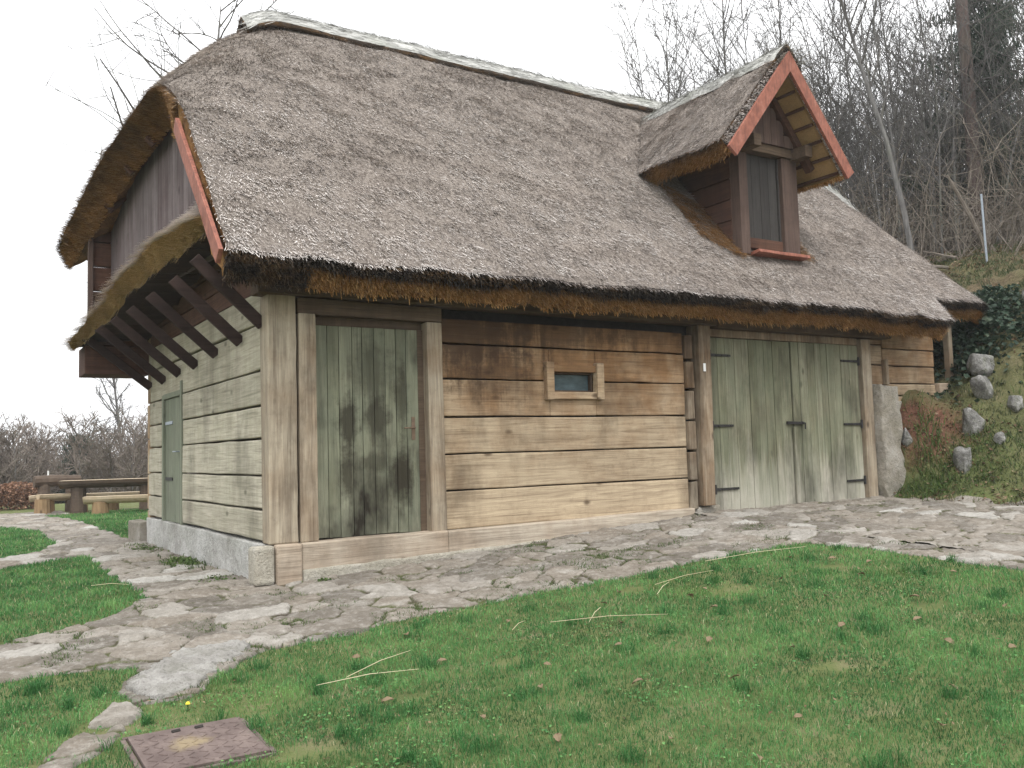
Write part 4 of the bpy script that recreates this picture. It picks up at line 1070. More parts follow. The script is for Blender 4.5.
mesh_obj('dormer_roof', Vc, Fc, mats + [M['straw_face']], dormer, rnd=np.concatenate([np.full(len(FF), .1)] + R), tone=np.concatenate(tn + T), midx=np.concatenate(mi + Mi), counts=Cc, smooth=np.concatenate([np.ones(len(f) * 2), np.zeros(len(Cc) - len(f) * 2)]))
yr = np.linspace(-.52, 2.55, 34)
ridge('dormer_ridge_cap', np.stack([np.full(34, AX), yr, AZ + .09 + (fbm(yr, yr * 0, 3, 520) - .5) * .05 - .06 * np.clip((yr - 1.8) / .8, 0, 1)], 1), .26, .07, .27, dormer, 521, strand_n=2600)
for sg in (-1, 1):
    a = Vector((AX + sg * 1.13, -.535, AZ0 - SLP * 1.0 - .16)); b = Vector((AX + sg * .0, -.535, AZ0 + .14 - .17))
    mb = MB(); wv = Vector((sg * SLP, 0, 1)).normalized()
    # cut plumb at the apex so that both boards meet
    h = .085
    o1 = a + wv * h; o2 = a - wv * h
    top_o = Vector((AX, -.535, AZ0 + .11)); top_i = Vector((AX, -.535, AZ0 - .17))
    vs = []
    for dy_ in (-.022, .022):
        for p in (o1, top_o, top_i, o2): vs.append((p.x, p.y + dy_, p.z))
    mb.add(vs, [(0, 1, 2, 3), (7, 6, 5, 4), (0, 4, 5, 1), (1, 5, 6, 2), (2, 6, 7, 3), (3, 7, 4, 0)], None, .5)
    mb.build('dormer_bargeboard', M['red_barge'], dormer, bevel=.005)
mb = MB()
for q in range(6):     # roof laths seen under the dormer's right slope
    t = .16 + q * .13; 
    for sg in (-1, 1):
        c = Vector((AX + sg * HW * t, 0, AZ - SLP * (HW * t - .14 + .0) - .44))
        mb.prism((c.x, -.45, c.z + .03), (c.x, .25, c.z + .03), (sg, 0, -SLP), (sg * SLP, 0, 1), .02, .013, None, .5)
mb.build('dormer_lath', M['brown_wood_y'], dormer)
mb = MB()
for sg in (-1, 1): mb.prism((AX + sg * .1, -.1, AZ - .45), (AX + sg * .86, -.1, AZ - SLP * .72 - .48), (0, 1, 0), (sg * SLP, 0, 1), .05, .05, None, .5)
mb.build('dormer_rafter', M['brown_wood'], dormer, bevel=.006)
# ochre loose straw tucked under the dormer's foot
ns = 2600; xs_ = np.where(RNG.random(ns) < .7, RNG.uniform(5.75, 6.3, ns), RNG.uniform(7.43, 7.75, ns)); ys_ = RNG.uniform(.15, .95, ns)
ys_ = np.where(xs_ < 6.31, np.clip(ys_ - (xs_ - 5.9) * .6, .05, 1.2), ys_ * .6)
P = np.stack([xs_, ys_, roof_top(xs_, ys_) + .01], 1); N = np.tile(np.array([[0, -.76, .65]]), (ns, 1)); D = np.tile(np.array([[.15, -.64, -.75]]), (ns, 1))
S = strands(P, D, N, RNG.uniform(.08, .2, ns), RNG.uniform(.006, .011, ns), RNG.uniform(0, .35, ns))
n = len(S) // 4
mesh_obj('loose_straw', S, (np.arange(n)[:, None] * 4 + np.arange(4)).ravel(), M['thatch_cut'], dormer, counts=np.full(n, 4), rnd=RNG.random(n) * .6, tone=RNG.uniform(.25, .8, n))

# stone pillar beside the barn door
def rough_block(x0, x1, y0, y1, z0, z1, nx, nz, amp, seed):
    vs = []; fs = []
    ring = []
    for k in range(nz + 1):
        z = z0 + (z1 - z0) * k / nz
        loop = [(x0 + (x1 - x0) * i / nx, y0) for i in range(nx)] + [(x1, y0 + (y1 - y0) * i / nx) for i in range(nx)] + [(x1 - (x1 - x0) * i / nx, y1) for i in range(nx)] + [(x0, y1 - (y1 - y0) * i / nx) for i in range(nx)]
        for (a, b) in loop:
            ox = (float(fbm(np.array(a * 4 + z * 3), np.array(b * 4 + z * 2.3), 3, seed)) - .5) * amp; oy = (float(fbm(np.array(a * 4 + 9 + z * 2.7), np.array(b * 4 + z * 3), 3, seed + 1)) - .5) * amp
            vs.append((a + ox, b + oy, z + (ox if k in (0, nz) else 0) * .6))
    L_ = 4 * nx
    for k in range(nz):
        for i in range(L_):
            j = (i + 1) % L_; fs.append((k * L_ + i, k * L_ + j, (k + 1) * L_ + j, (k + 1) * L_ + i))
    fs.append(tuple(nz * L_ + i for i in range(L_))); fs.append(tuple(range(L_))[::-1])
    return vs, fs
mb = MB(); v, f = rough_block(8.87, 9.33, -.13, .30, -.25, 1.57, 6, 22, .14, 600)
mb.add([(a + (c - .7) * -.02 + .05 * max(0, .6 - c), b, c) for a, b, c in v], f, .55)
p = mb.build('stone_pillar', M['pillar'], smooth=True, bevel=.02); tag(p, 'upright rough grey stone slab set at the right jamb of the barn door', 'stone pillar')

# ------------------------------------------------------------------ plate, slab, stones, benches
def gz(x, y): return float(terrain(np.array(float(x)), np.array(float(y))))
mb = MB(); mb.box(-.265, .265, -.275, .275, -.03, .022, .5)
for q in (-.05, .06): mb.tube([(q - .02, .215, .023), (q + .02, .222, .023)], [.012, .012], 6, mi=1)
for i in range(9):
    for j in range(9):
        cx_, cy_ = -.225 + i * .056, -.235 + j * .054
        if cy_ > .19 and abs(cx_) < .1: continue
        s_ = 1 if (i + j) % 2 else -1
        mb.prism((cx_ - .016, cy_ - s_ * .016, .0228), (cx_ + .016, cy_ + s_ * .016, .0228), (s_, -1, 0), (0, 0, 1), .005, .0028, .5)
for (a, b_) in (((-.285, -.295), (.285, -.295)), ((-.285, .295), (.285, .295)), ((-.285, -.275), (-.285, .275)), ((.285, -.275), (.285, .275))):
    d_ = Vector((b_[0] - a[0], b_[1] - a[1], 0)).normalized(); mb.prism((*a, -.01), (*b_, -.01), (d_.y, -d_.x, 0), (0, 0, 1), .012, .022, .3)
pl = mb.build('manhole_cover', [M['plate'], M['void']], loc=(-1.505, -3.64, gz(-1.505, -3.64)), bevel=.006)
pl.rotation_euler = (math.radians(2.5), 0, 0)
tag(pl, 'rusty square metal cover set in the lawn', 'manhole cover')
# pale slab
xs = np.arange(-1.75, -.6, .02); ys = np.arange(-2.95, -1.75, .02); X, Y = np.meshgrid(xs, ys, indexing='ij')
Jx = X + (fbm(X * 9, Y * 9, 3, 71) - .5) * .09; Jy = Y + (fbm(X * 9, Y * 9, 3, 72) - .5) * .09
ins = inpoly(Jx, Jy, SLAB)
hh = (fbm(X * 5, Y * 5, 5, 73) - .5) * .09 + (fbm(X * 16, Y * 16, 4, 74) - .5) * .06
edge = np.zeros(X.shape)
for ox, oy in ((.08, 0), (-.08, 0), (0, .08), (0, -.08), (.05, .05), (-.05, -.05), (.05, -.05), (-.05, .05)): edge += inpoly(Jx + ox, Jy + oy, SLAB)
Z = terrain(X, Y) + .05 * edge / 8 + hh * edge / 8
f = grid_faces(len(xs), len(ys)); f = f[ins.ravel()[f].all(1)]
us = np.unique(f); rm = np.full(X.size, -1); rm[us] = np.arange(len(us))
Vv = np.stack([X, Y, Z], -1).reshape(-1, 3)[us]
n = len(us); Vb = Vv.copy(); Vb[:, 2] -= .12
ff = rm[f]; ed = {}
for q in ff:
    for a, b in zip(q, np.roll(q, -1)): ed[(a, b)] = 1
bd = [(a, b) for (a, b) in ed if (b, a) not in ed]
allf_ = [tuple(q) for q in ff] + [(b, a, a + n, b + n) for a, b in bd]
o = mesh_obj('stone_slab', np.concatenate([Vv, Vb]), allf_, M['slab'], rnd=np.full(len(allf_), .62), smooth=True)
tag(o, 'large pale grey rough slab of bedrock between the path and the lawn', 'stone slab')

def rock(name, c, size, seed, label, mat='rock', rot=0.0, group='white rocks on the bank'):
    import bmesh
    bm = bmesh.new(); bmesh.ops.create_icosphere(bm, subdivisions=4, radius=1)
    V = np.array([v.co[:] for v in bm.verts]); F_ = [tuple(v.index for v in f.verts) for f in bm.faces]; bm.free()
    n1 = fbm(V[:, 0] * 1.6 + seed, V[:, 1] * 1.6 + V[:, 2] * 1.9, 4, seed) - .5
    n2 = fbm(V[:, 0] * 5 + V[:, 2] * 3, V[:, 1] * 5 + V[:, 2] * 4, 3, seed + 5) - .5
    n3 = fbm(V[:, 0] * 11 + V[:, 2] * 7, V[:, 1] * 11 - V[:, 2] * 8, 3, seed + 9) - .5
    V = V * (1 + n1 * .6 + n2 * .3 + n3 * .14)[:, None]
    rs_ = np.random.default_rng(seed)
    for _ in range(11):        # flat fracture faces
        nrm = rs_.normal(size=3); nrm /= np.linalg.norm(nrm); dd = V @ nrm; lim = rs_.uniform(.6, .85)
        V = V - np.where(dd > lim, (dd - lim) * .85, 0)[:, None] * nrm
    V = V * np.array(size) / 2
    ca, sa = math.cos(rot), math.sin(rot)
    V = np.stack([V[:, 0] * ca - V[:, 2] * sa, V[:, 1], V[:, 0] * sa + V[:, 2] * ca], 1)
    o = mesh_obj(name, V, F_, M[mat], loc=c, smooth=True)
    return tag(o, label, 'rock', group)
for i, (x, y, s, r, lab) in enumerate([
    (10.10, -.72, (.42, .4, .78), .25, 'rounded pale grey rock standing in the middle of the steep bank'),
    (10.62, -.62, (.40, .4, .66), .45, 'tall grey rock highest in the row on the bank'),
    (9.68, -.80, (.40, .35, .62), .35, 'jagged white and dark rock lowest on the bank beside the red soil'),
    (10.55, -1.12, (.34, .3, .34), .2, 'small white rock half buried in weeds at the right of the bank'),
    (10.05, -1.15, (.26, .22, .28), -.2, 'small pale stone among moss near the foot of the bank'),
    (11.0, -.35, (.6, .5, .55), .6, 'dark mossy boulder under the ivy on the bank'),
    (12.4, -.55, (.5, .4, .7), .1, 'bright white rock high on the slope at the right edge'),
    (9.40, -.14, (.16, .2, .42), .3, 'brown upright stone between the pillar and the red soil')]):
    s = tuple(q * .82 for q in s); rock('rock', (x, y, gz(x, y) + s[2] * .10), s, 731 + i * 17, lab, rot=r)

def log_bench(name, x, y, rot, L, top, wid, thick, nleg, label, group, cat='bench', side='bench_bark'):
    root = empty(name, (x, y, gz(x, y)), label, cat, group); root.rotation_euler.z = rot
    mb = MB(); k = 10; vs = []; n = 9
    for i in range(k + 1):       # half log: flat on top, round underneath
        xx = -L / 2 + L * i / k
        for j in range(n):
            a = math.pi * j / (n - 1)
            w_ = wid / 2 * (1 + .08 * (float(fbm(np.array(i * .7), np.array(j * .6), 2, int(x * 10) + 5)) - .5))
            vs.append((xx, w_ * math.cos(a), top - thick * math.sin(a)))
    fs = []; mi = []
    for i in range(k):
        for j in range(n - 1): fs.append((i * n + j, i * n + j + 1, (i + 1) * n + j + 1, (i + 1) * n + j)); mi.append(1)
        fs.append((i * n, (i + 1) * n, (i + 1) * n + n - 1, i * n + n - 1)); mi.append(0)
    fs.append(tuple(range(n))); mi.append(0); fs.append(tuple(k * n + j for j in range(n))[::-1]); mi.append(0)
    mesh_obj('seat' if cat == 'bench' else 'table_top', vs, fs, [M['bench_wood'], M[side]], root, loc=(0, 0, 0), midx=mi)
    for q in range(nleg):
        xx = (-.40 + .80 * q / (nleg - 1)) * L
        mb = MB(); h_ = top - thick * .75; mb.tube([(xx, 0, -.06), (xx, 0, h_ * .5), (xx, 0, h_)], [.19, .175, .17], 12); mb.build('leg', M['stump_wood' if cat == 'bench' else 'bench_bark'], root, loc=(0, 0, 0), smooth=False)
    return root
log_bench('log_bench', 1.9, 13.85, math.radians(-19), 3.4, .40, .34, .17, 3, 'split log bench with a pale flat top nearest the house, on stumps', 'log benches beyond the house', side='bench_wood')
log_bench('log_table', 1.75, 15.0, math.radians(-17), 3.8, .76, .62, .19, 3, 'long split log table with a pale top standing behind the front log bench', 'log benches beyond the house', 'table')
log_bench('log_bench', 1.1, 16.0, math.radians(-17), 3.6, .42, .34, .16, 3, 'split log bench on the far side of the log table', 'log benches beyond the house', side='bench_wood')
log_bench('log_bench', -.05, 15.55, math.radians(8), 1.0, .46, .36, .14, 2, 'short log bench beside the brown hedge', 'log benches beyond the house', side='bench_wood')
t_ = MB(); t_.tube([(-.52, 0, .13), (.0, .02, .14), (.5, 0, .12)], [.14, .14, .13], 10); o = t_.build('log', M['bench_bark'], loc=(-.05, 16.3, gz(-.05, 16.3) + .62)); o.rotation_euler.z = .1
tag(o, 'dark round log lying on the stumps beside the hedge', 'log')
mb = MB()
for q in (-.3, .3): mb.tube([(q, 0, -.05), (q, 0, .68)], [.15, .14], 10)
o = mb.build('log_stand', M['bench_bark'], loc=(-.05, 16.3, gz(-.05, 16.3))); tag(o, 'pair of joined stumps carrying the dark log', 'stand')
# beech hedge
n = 9000; L_ = 4.2
hx = RNG.uniform(-L_ / 2, L_ / 2, n); hy = RNG.normal(0, .22, n); hz = RNG.random(n) ** .8 * (.62 + .12 * fbm(hx * 2, hx * 0, 2, 5))
V, fl, cn, rr = flat_leaves(np.stack([hx, hy, hz], 1), RNG.uniform(.05, .10, n), RNG.random(n), 1.5)
hd = empty('hedge', (-2.2, 19.0, gz(-2.2, 19.0)), 'low brown clipped beech hedge at the end of the path', 'hedge'); hd.rotation_euler.z = -.1
mesh_obj('foliage', V, fl, M['beech'], hd, loc=(0, 0, 0), counts=cn, rnd=rr)
mb = MB()
for i in range(60):
    x = random.uniform(-2, 2); mb.tube([(x, random.uniform(-.1, .1), -.05), (x + random.uniform(-.1, .1), random.uniform(-.2, .2), .6)], [.012, .005], 4)
mb.build('stem', M['twig'], hd, loc=(0, 0, 0))
mb = MB(); mb.tube([(0, 0, -.1), (.0, 0, 1.35)], [.03, .03], 8); o = mb.build('post', M['white'], loc=(.75, 27.0, gz(.75, 27))); tag(o, 'thin pale blue white post far behind the hedge', 'post')
# fence post
mb = MB(); mb.tube([(0, 0, -.2), (-.05, 0, 1.38)], [.021, .021], 8); mb.tube([(-.05, 0, 1.38), (-.05, 0, 1.40)], [.024, .022], 8)
o = mb.build('fence_post', M['steel'], loc=(15.05, 1.66, gz(15.05, 1.66))); tag(o, 'slim galvanised metal fence post on the crest of the bank', 'fence post')

# leaves and straws on the lawn
leaf_me = None
LPOS = [(742, 3.6), ]
lps = [(-.05, -4.55), (.55, -3.6), (1.85, -4.35), (1.6, -3.9), (2.45, -4.25), (2.2, -3.35), (3.4, -4.15), (3.2, -3.1), (3.75, -3.45), (4.2, -3.2), (1.0, -5.1), (1.9, -5.35), (2.6, -4.9), (.35, -4.9), (2.75, -5.2), (.9, -2.6), (2.55, -2.9), (1.45, -3.2), (.1, -3.1), (-.5, -3.6), (-.2, -4.1), (3.9, -2.6), (2.0, -2.5), (3.0, -3.7), (1.2, -4.5), (.75, -4.2), (2.9, -4.5), (3.6, -4.7), (4.3, -3.9), (4.1, -2.9), (3.3, -2.7), (2.3, -3.0), (1.7, -2.7), (1.1, -3.6), (.3, -3.9), (-.3, -2.7), (.2, -2.4), (1.4, -5.6), (2.2, -5.6), (3.1, -5.4), (.5, -5.3), (-.05, -5.2)]
for i, (x, y) in enumerate(lps):
    if leaf_me is None:
        vs = []; fs = []
        k = 6
        for a in range(k + 1):
            t = a / k; w_ = .5 * math.sin(math.pi * (t * .93 + .05)) * (1 + .25 * (a % 2)); z = .12 * math.sin(t * 3.1) + .02
            vs += [(t - .5, -w_ * .6, z + .14), (t - .5, 0, z), (t - .5, w_ * .6, z + .10)]
        for a in range(k):
            for b in range(2): o_ = a * 3 + b; fs.append((o_, o_ + 1, o_ + 4, o_ + 3))
        lo = mesh_obj('dry_leaf', vs, fs, M['leaf'], loc=(0, 0, 0)); leaf_me = lo; o = lo
        sol = o.modifiers.new('thick', 'SOLIDIFY'); sol.thickness = .012
    else:
        o = leaf_me.copy(); COL.objects.link(o)
    o.location = (x, y, gz(x, y) + .025); s = random.uniform(.045, .075); o.scale = (s, s, s)
    o.rotation_euler = (random.uniform(-.5, .5), random.uniform(-.4, .4), random.uniform(0, 6.3))
    tag(o, 'dry curled tan leaf lying on the green lawn', 'leaf', 'dry leaves scattered on the lawn')
SPT = [((1.05, -2.92), (1.78, -3.32), 'long pale straw lying across the middle of the lawn'), ((1.55, -2.85), (1.25, -3.1), 'short straw crossing the long pale straw'),
       ((-.55, -3.15), (.02, -2.82), 'pale straw lying on the lawn nearest the metal cover'), ((-.75, -3.2), (-.12, -3.22), 'thin straw low on the lawn beside the metal cover'),
       ((2.3, -2.6), (3.0, -2.55), 'straw lying flat near the top of the lawn'), ((2.1, -2.85), (2.45, -2.6), 'slanting straw near the top of the lawn'),
       ((3.2, -2.25), (4.3, -2.45), 'long straw at the lawn edge before the stone apron'), ((-1.35, 1.0), (-1.05, .85), 'short straw on the small grass island left of the house'), ((.75, -2.9), (.95, -2.75), 'tiny straw fragment on the lawn')]
for (a, b, lab) in SPT:
    mb = MB(); za, zb_ = gz(*a) + .055, gz(*b) + .05; mid = ((a[0] + b[0]) / 2 + .01, (a[1] + b[1]) / 2 + .015, (za + zb_) / 2 + .012)
    c = Vector((a[0], a[1], gz(*a))); mb.tube([Vector((a[0], a[1], za)) - c, Vector(mid) - c, Vector((b[0], b[1], zb_)) - c], [.0022, .0026, .0014], 5)
    tag(mb.build('straw', M['straw'], loc=c), lab, 'straw', 'straws on the lawn')
# weeds along the wall foot
def tuft(x, y, sx, sy, h, n, label, mat='weed', cat='weed', name='weed_tuft', lz=0):
    px = RNG.normal(0, sx / 2, n); py = RNG.normal(0, sy / 2, n); z0_ = gz(x, y)
    Vt, fl, cn, rr = blades(np.stack([px, py, terrain(px + x, py + y) - z0_ - .01], 1), RNG.uniform(.3, 1, n) * h, RNG.uniform(.006, .014, n), RNG.uniform(.3, .95, n), RNG.random(n))
    nl = n; qx = RNG.normal(0, sx / 2, nl); qy = RNG.normal(0, sy / 2, nl)
    V2, f2, c2, r2_ = flat_leaves(np.stack([qx, qy, terrain(qx + x, qy + y) - z0_ + RNG.random(nl) * h * .7 * np.exp(-((qx / sx) ** 2 + (qy / sy) ** 2))], 1), RNG.uniform(.015, .04, nl), RNG.random(nl), .7, .8)
    o = mesh_obj(name, np.concatenate([Vt, V2]), np.concatenate([fl, f2 + len(Vt)]), M[mat], loc=(x, y, gz(x, y) + lz), counts=np.concatenate([cn, c2]), rnd=np.concatenate([rr, r2_]))
    return tag(o, label, cat, kind='stuff')
tuft(-.22, 2.4, .22, .7, .13, 420, 'leafy green weed tuft in the middle of the white plinth foot')
tuft(-.22, 4.6, .2, .9, .10, 320, 'low green weed tuft at the far part of the plinth foot')
tuft(-.25, .75, .2, .6, .06, 260, 'flat mossy weeds in front of the pale corner block')
tuft(.42, -.22, .12, .1, .07, 120, 'tiny green weed at the corner of the sole beam')
tuft(9.45, -.45, .45, .35, .30, 700, 'bushy green weeds at the foot of the stone pillar', cat='weeds')
tuft(9.8, -.95, .5, .4, .16, 500, 'low green weeds at the foot of the bank under the rocks', cat='weeds')
tuft(10.4, -1.7, .9, .6, .18, 700, 'broad patch of green weeds at the right end of the bank foot', cat='weeds')
# yellow dandelion
mb = MB(); mb.tube([(0, 0, 0), (0, 0, .04)], [.003, .003], 5); mb.tube([(0, 0, .04), (0, 0, .05)], [.013, .008], 9, mi=1)
o = mb.build('dandelion', [M['weed'], plain('petal', (.7, .55, .05), .7)], loc=(-1.42, -3.08, gz(-1.42, -3.08))); tag(o, 'single yellow dandelion flower above the metal cover', 'flower')
# ivy on the bank behind the house end
n = 3800; px = RNG.normal(0, .5, n); py = RNG.normal(0, .5, n)
cx_, cy_ = 11.75, .25
pz = terrain(px + cx_, py + cy_) - gz(cx_, cy_) + RNG.random(n) * .42 * np.exp(-(px ** 2 / 1.1 + py ** 2 / .6)) + .03
V, fl, cn, rr = flat_leaves(np.stack([px, py, pz], 1), RNG.uniform(.06, .12, n), RNG.random(n), .9, .85)
tag(mesh_obj('ivy', V, fl, M['ivy'], loc=(cx_, cy_, gz(cx_, cy_)), counts=cn, rnd=rr), 'dark green ivy mat covering the bank beside the end of the house', 'ivy')

# ------------------------------------------------------------------ trees
M['brown_twig'] = bark('brown_twig', (.12, .10, .088), (.19, .16, .138), (.27, .235, .205))
def wander(p, d, L, n, jit, upk):
    pts = [Vector(p)]; d = Vector(d).normalized()
    for i in range(n):
        d = (d + Vector((random.gauss(0, jit), random.gauss(0, jit), random.gauss(0, jit * .6) + upk))).normalized()
        pts.append(pts[-1] + d * (L / n))
    return pts
def tree_proto(name, seed, H, r0, spread, nb, start, lean=(0, 0), twig=.006, sub=4, bmat='bark', upk=.06, fine=True, bl=(.22, .42), tmat='twig'):
    random.seed(seed)
    root = empty(name, (0, 0, 0))
    tk = MB(); cr = MB()
    n = 12
    tp = wander((0, 0, -.3), (lean[0], lean[1], 1), H + .3, n, .045, .03)
    rad = [r0 * (1.25 if i == 0 else 1) * (1 - i / n) ** .8 + twig * .8 for i in range(n + 1)]
    tk.tube(tp, rad, 7, tone=.5)
    def at_t(pts, t):
        s = t * (len(pts) - 1); i = min(int(s), len(pts) - 2); return pts[i].lerp(pts[i + 1], s - i), (pts[i + 1] - pts[i]).normalized()
    for b in range(nb):
        t = start + (1 - start) * (b + random.random()) / nb * .97
        p, d = at_t(tp, t); a = random.uniform(0, 6.283)
        out = Vector((math.cos(a), math.sin(a), 0))
        bd = (d * (1 - spread) + out * spread).normalized()
        Lb = H * random.uniform(*bl) * (1 - .62 * t) + .25
        rb = max(twig * 1.3, r0 * .42 * (1 - t) + twig)
        bp = wander(p, bd, Lb, 6, .13, upk)
        cr.tube(bp, [rb * (1 - .8 * i / 6) + twig * .5 for i in range(7)], 4, cap=False)
        for s in range(sub):
            t2 = random.uniform(.2, 1); q, d2 = at_t(bp, t2); o2 = Vector((random.gauss(0, 1), random.gauss(0, 1), random.gauss(.25, .7))).normalized()
            sp = wander(q, d2 * .6 + o2 * .7, Lb * random.uniform(.25, .5), 4, .16, upk)
            cr.tube(sp, [twig * 1.3, twig * 1.1, twig, twig * .8, twig * .5], 3, cap=False)
            if fine:
                for s3 in range(2):
                    q3, d3 = at_t(sp, random.uniform(.25, 1)); o3 = Vector((random.gauss(0, 1), random.gauss(0, 1), random.gauss(.2, .7))).normalized()
                    cr.tube(wander(q3, d3 * .6 + o3 * .7, Lb * random.uniform(.12, .25), 2, .15, upk), [twig * .9, twig * .75, twig * .4], 3, cap=False)
    tk.build('trunk', M[bmat], root, loc=(0, 0, 0), smooth=True)
    cr.build('crown', M[tmat], root, loc=(0, 0, 0))
    return root
def place(o, x, y, s=1.0, rz=None, label=None, cat='tree', group=None, dz=0):
    o.location = (x, y, gz(x, y) + dz); o.scale = (s, s, s * random.uniform(.92, 1.1)); o.rotation_euler.z = random.uniform(0, 6.28) if rz is None else rz
    o['label'] = label; o['category'] = cat
    if group: o['group'] = group
    return o
protos = [tree_proto('bare_tree', 11 + i, random.uniform(6.5, 9.5), [.02, .045, .028, .034][i % 4], .40 + .05 * (i % 3), 20 + 3 * (i % 3), .20 + .05 * (i % 3), lean=(random.uniform(-.08, .08), random.uniform(-.08, .08)), twig=.0055, sub=5) for i in range(8)]
random.seed(5)
GW = 'bare trees in the wood on the hillside'; LW = 'slender bare grey tree standing in the dense wood on the hillside'
placed = 0; used_p = set(); spots = []
tries = 0
while placed < 185 and tries < 200000:
    tries += 1
    d_ = random.uniform(15, 52) if random.random() < .7 else random.uniform(14, 26)
    br = math.radians(random.uniform(46.5, 68))
    x = CAM[0] + d_ * math.sin(br); y = CAM[1] + d_ * math.cos(br)
    dd = x - float(toe(y))
    if dd < 7.2 or (d_ < 19 and random.random() < .55) or (x < 12.5 and y < 7): continue
    if br < math.radians(49.5) and random.random() < .7: continue
    if any((x - a) ** 2 + (y - b) ** 2 < .45 ** 2 for a, b in spots): continue
    spots.append((x, y))
    i = placed % 8
    o = protos[i] if i not in used_p else copy_tree(protos[i])
    used_p.add(i); place(o, x, y, random.uniform(.6, 1.1), label=LW, group=GW); placed += 1
for (x, y, s) in ((13.2, 9.4, .78), (13.6, 9.0, .85), (14.6, 11.0, .9), (16.6, 10.6, .85), (16.9, 10.2, .95), (18.0, 12.0, .8), (12.6, 9.6, .6), (15.6, 10.0, .62), (17.6, 9.6, .8), (19.2, 10.6, .62)):
    place(copy_tree(random.choice(protos)), x, y, s * 1.45, label='thin bare tree whose top shows above the ridge behind the roof', group='bare trees behind the roof')
pale = tree_proto('pale_tree', 207, 9.5, .062, .38, 26, .35, lean=(-.05, .02), twig=.0065, sub=5)
place(pale, 15.1, 3.25, 1.0, 0.0, 'pale trunked slender tree leaning slightly at the front edge of the wood')
# tall pine with a bare reddish trunk
random.seed(21)
pine = empty('pine_tree', (18.75, 3.85, gz(18.75, 3.85)), 'tall pine with a thick bare reddish trunk rising out of the wood', 'tree')
mb = MB(); tp = wander((0, 0, -.3), (0, 0, 1), 19, 12, .012, .05); mb.tube(tp, [.17 - .007 * i for i in range(13)], 10); mb.build('trunk', M['pine_bark'], pine, loc=(0, 0, 0), smooth=True)
mb = MB(); LV = []
for b in range(34):
    t = .25 + .75 * random.random(); p = tp[min(int(t * 12), 11)].lerp(tp[min(int(t * 12) + 1, 12)], (t * 12) % 1)
    a = random.uniform(0, 6.28); bp = wander(p, (math.cos(a), math.sin(a), .1), random.uniform(.8, 2.6), 6, .16, .01)
    if b == 0: bp = wander(tp[7], (-.78, .5, .02), 2.6, 7, .13, .0)
    mb.tube(bp, [.035 * (1 - .13 * i) for i in range(len(bp))], 5)
    for s in range(3):
        q = bp[random.randint(2, len(bp) - 1)]; mb.tube(wander(q, (random.gauss(0, 1), random.gauss(0, 1), random.gauss(0, .5)), random.uniform(.3, .8), 3, .2, 0), [.014, .012, .009, .006], 3)
    if p.z > 9: LV += [bp[-1], bp[-2], bp[-3]]
mb.build('branches', M['twig'], pine, loc=(0, 0, 0))
def needles(centers, per, rad, size):
    C_ = np.repeat(np.array([c[:] for c in centers]), per, 0); n = len(C_)
    return blades(C_ + RNG.normal(0, rad, (n, 3)) * np.array([1, 1, .55]), RNG.uniform(.6, 1.3, n) * size, RNG.uniform(.02, .04, n), RNG.uniform(.2, .95, n), RNG.random(n))
V, fl, cn, rr = needles(LV, 70, .28, .22)
mesh_obj('needles', V, fl, M['needle'], pine, loc=(0, 0, 0), counts=cn, rnd=rr)
# dark conifers at the right
def conifer(x, y, H, R0, seed, label):
    random.seed(seed); root = empty('conifer_tree', (x, y, gz(x, y)), label, 'tree', 'conifers at the right of the wood')
    tp = wander((0, 0, -.3), (0, 0, 1), H, 10, .015, .05)
    mb = MB(); mb.tube(tp, [.16 - .014 * i for i in range(11)], 8); mb.build('trunk', M['bark'], root, loc=(0, 0, 0), smooth=True)
    cr = MB(); LV = []
    for b in range(95):
        t = .16 + .84 * (b / 95); p = tp[min(int(t * 10), 9)].lerp(tp[min(int(t * 10) + 1, 10)], (t * 10) % 1); a = random.uniform(0, 6.28)
        Lb = R0 * (1.06 - t) * random.uniform(.55, 1.15) + .15
        bp = wander(p, (math.cos(a), math.sin(a), .15 - .2 * (1 - t)), Lb, 5, .1, .01); cr.tube(bp, [.024, .02, .016, .012, .009, .006], 3, cap=False)
        LV += bp[1:]
    cr.build('branches', M['twig'], root, loc=(0, 0, 0))
    V, fl, cn, rr = needles(LV, 38, .17, .17); mesh_obj('crown', V, fl, M['needle'], root, loc=(0, 0, 0), counts=cn, rnd=rr)
    return root
conifer(20.05, 4.5, 11.5, 2.3, 31, 'dark green conifer at the right edge beside the bare pine trunk')
conifer(24.9, 6.6, 13, 2.4, 32, 'tall dark conifer farther back behind the bare pine trunk')
conifer(27.5, 5.6, 14, 2.6, 33, 'dark conifer deep in the wood at the right edge')
conifer(19.4, .6, 10, 2.2, 34, 'dark green conifer on the slope just outside the right edge')

# undergrowth: thin tangled stems along the edge of the wood
random.seed(77)
mb = MB()
for i in range(2600):
    d_ = random.uniform(14.5, 34); br = math.radians(random.uniform(49, 67)); x = CAM[0] + d_ * math.sin(br); y = CAM[1] + d_ * math.cos(br)
    if x - float(toe(y)) < 6.6 or (x < 12.5 and y < 7): continue
    z = gz(x, y); h_ = random.uniform(.5, 3.6)
    r_ = random.uniform(.006, .013)
    p = wander((x, y, z - .05), (random.gauss(0, .5), random.gauss(0, .5), 1), h_, 5, .16, -.02 if random.random() < .4 else .03)
    mb.tube(p, [r_, r_ * .9, r_ * .8, r_ * .7, r_ * .55, r_ * .4], 3, cap=False)
    for s in range(3):
        q = p[random.randint(2, 5)]; mb.tube(wander(q, (random.gauss(0, 1), random.gauss(0, 1), random.gauss(.3, .5)), h_ * .35, 3, .2, .0), [r_ * .6, r_ * .5, r_ * .45, r_ * .3], 3, cap=False)
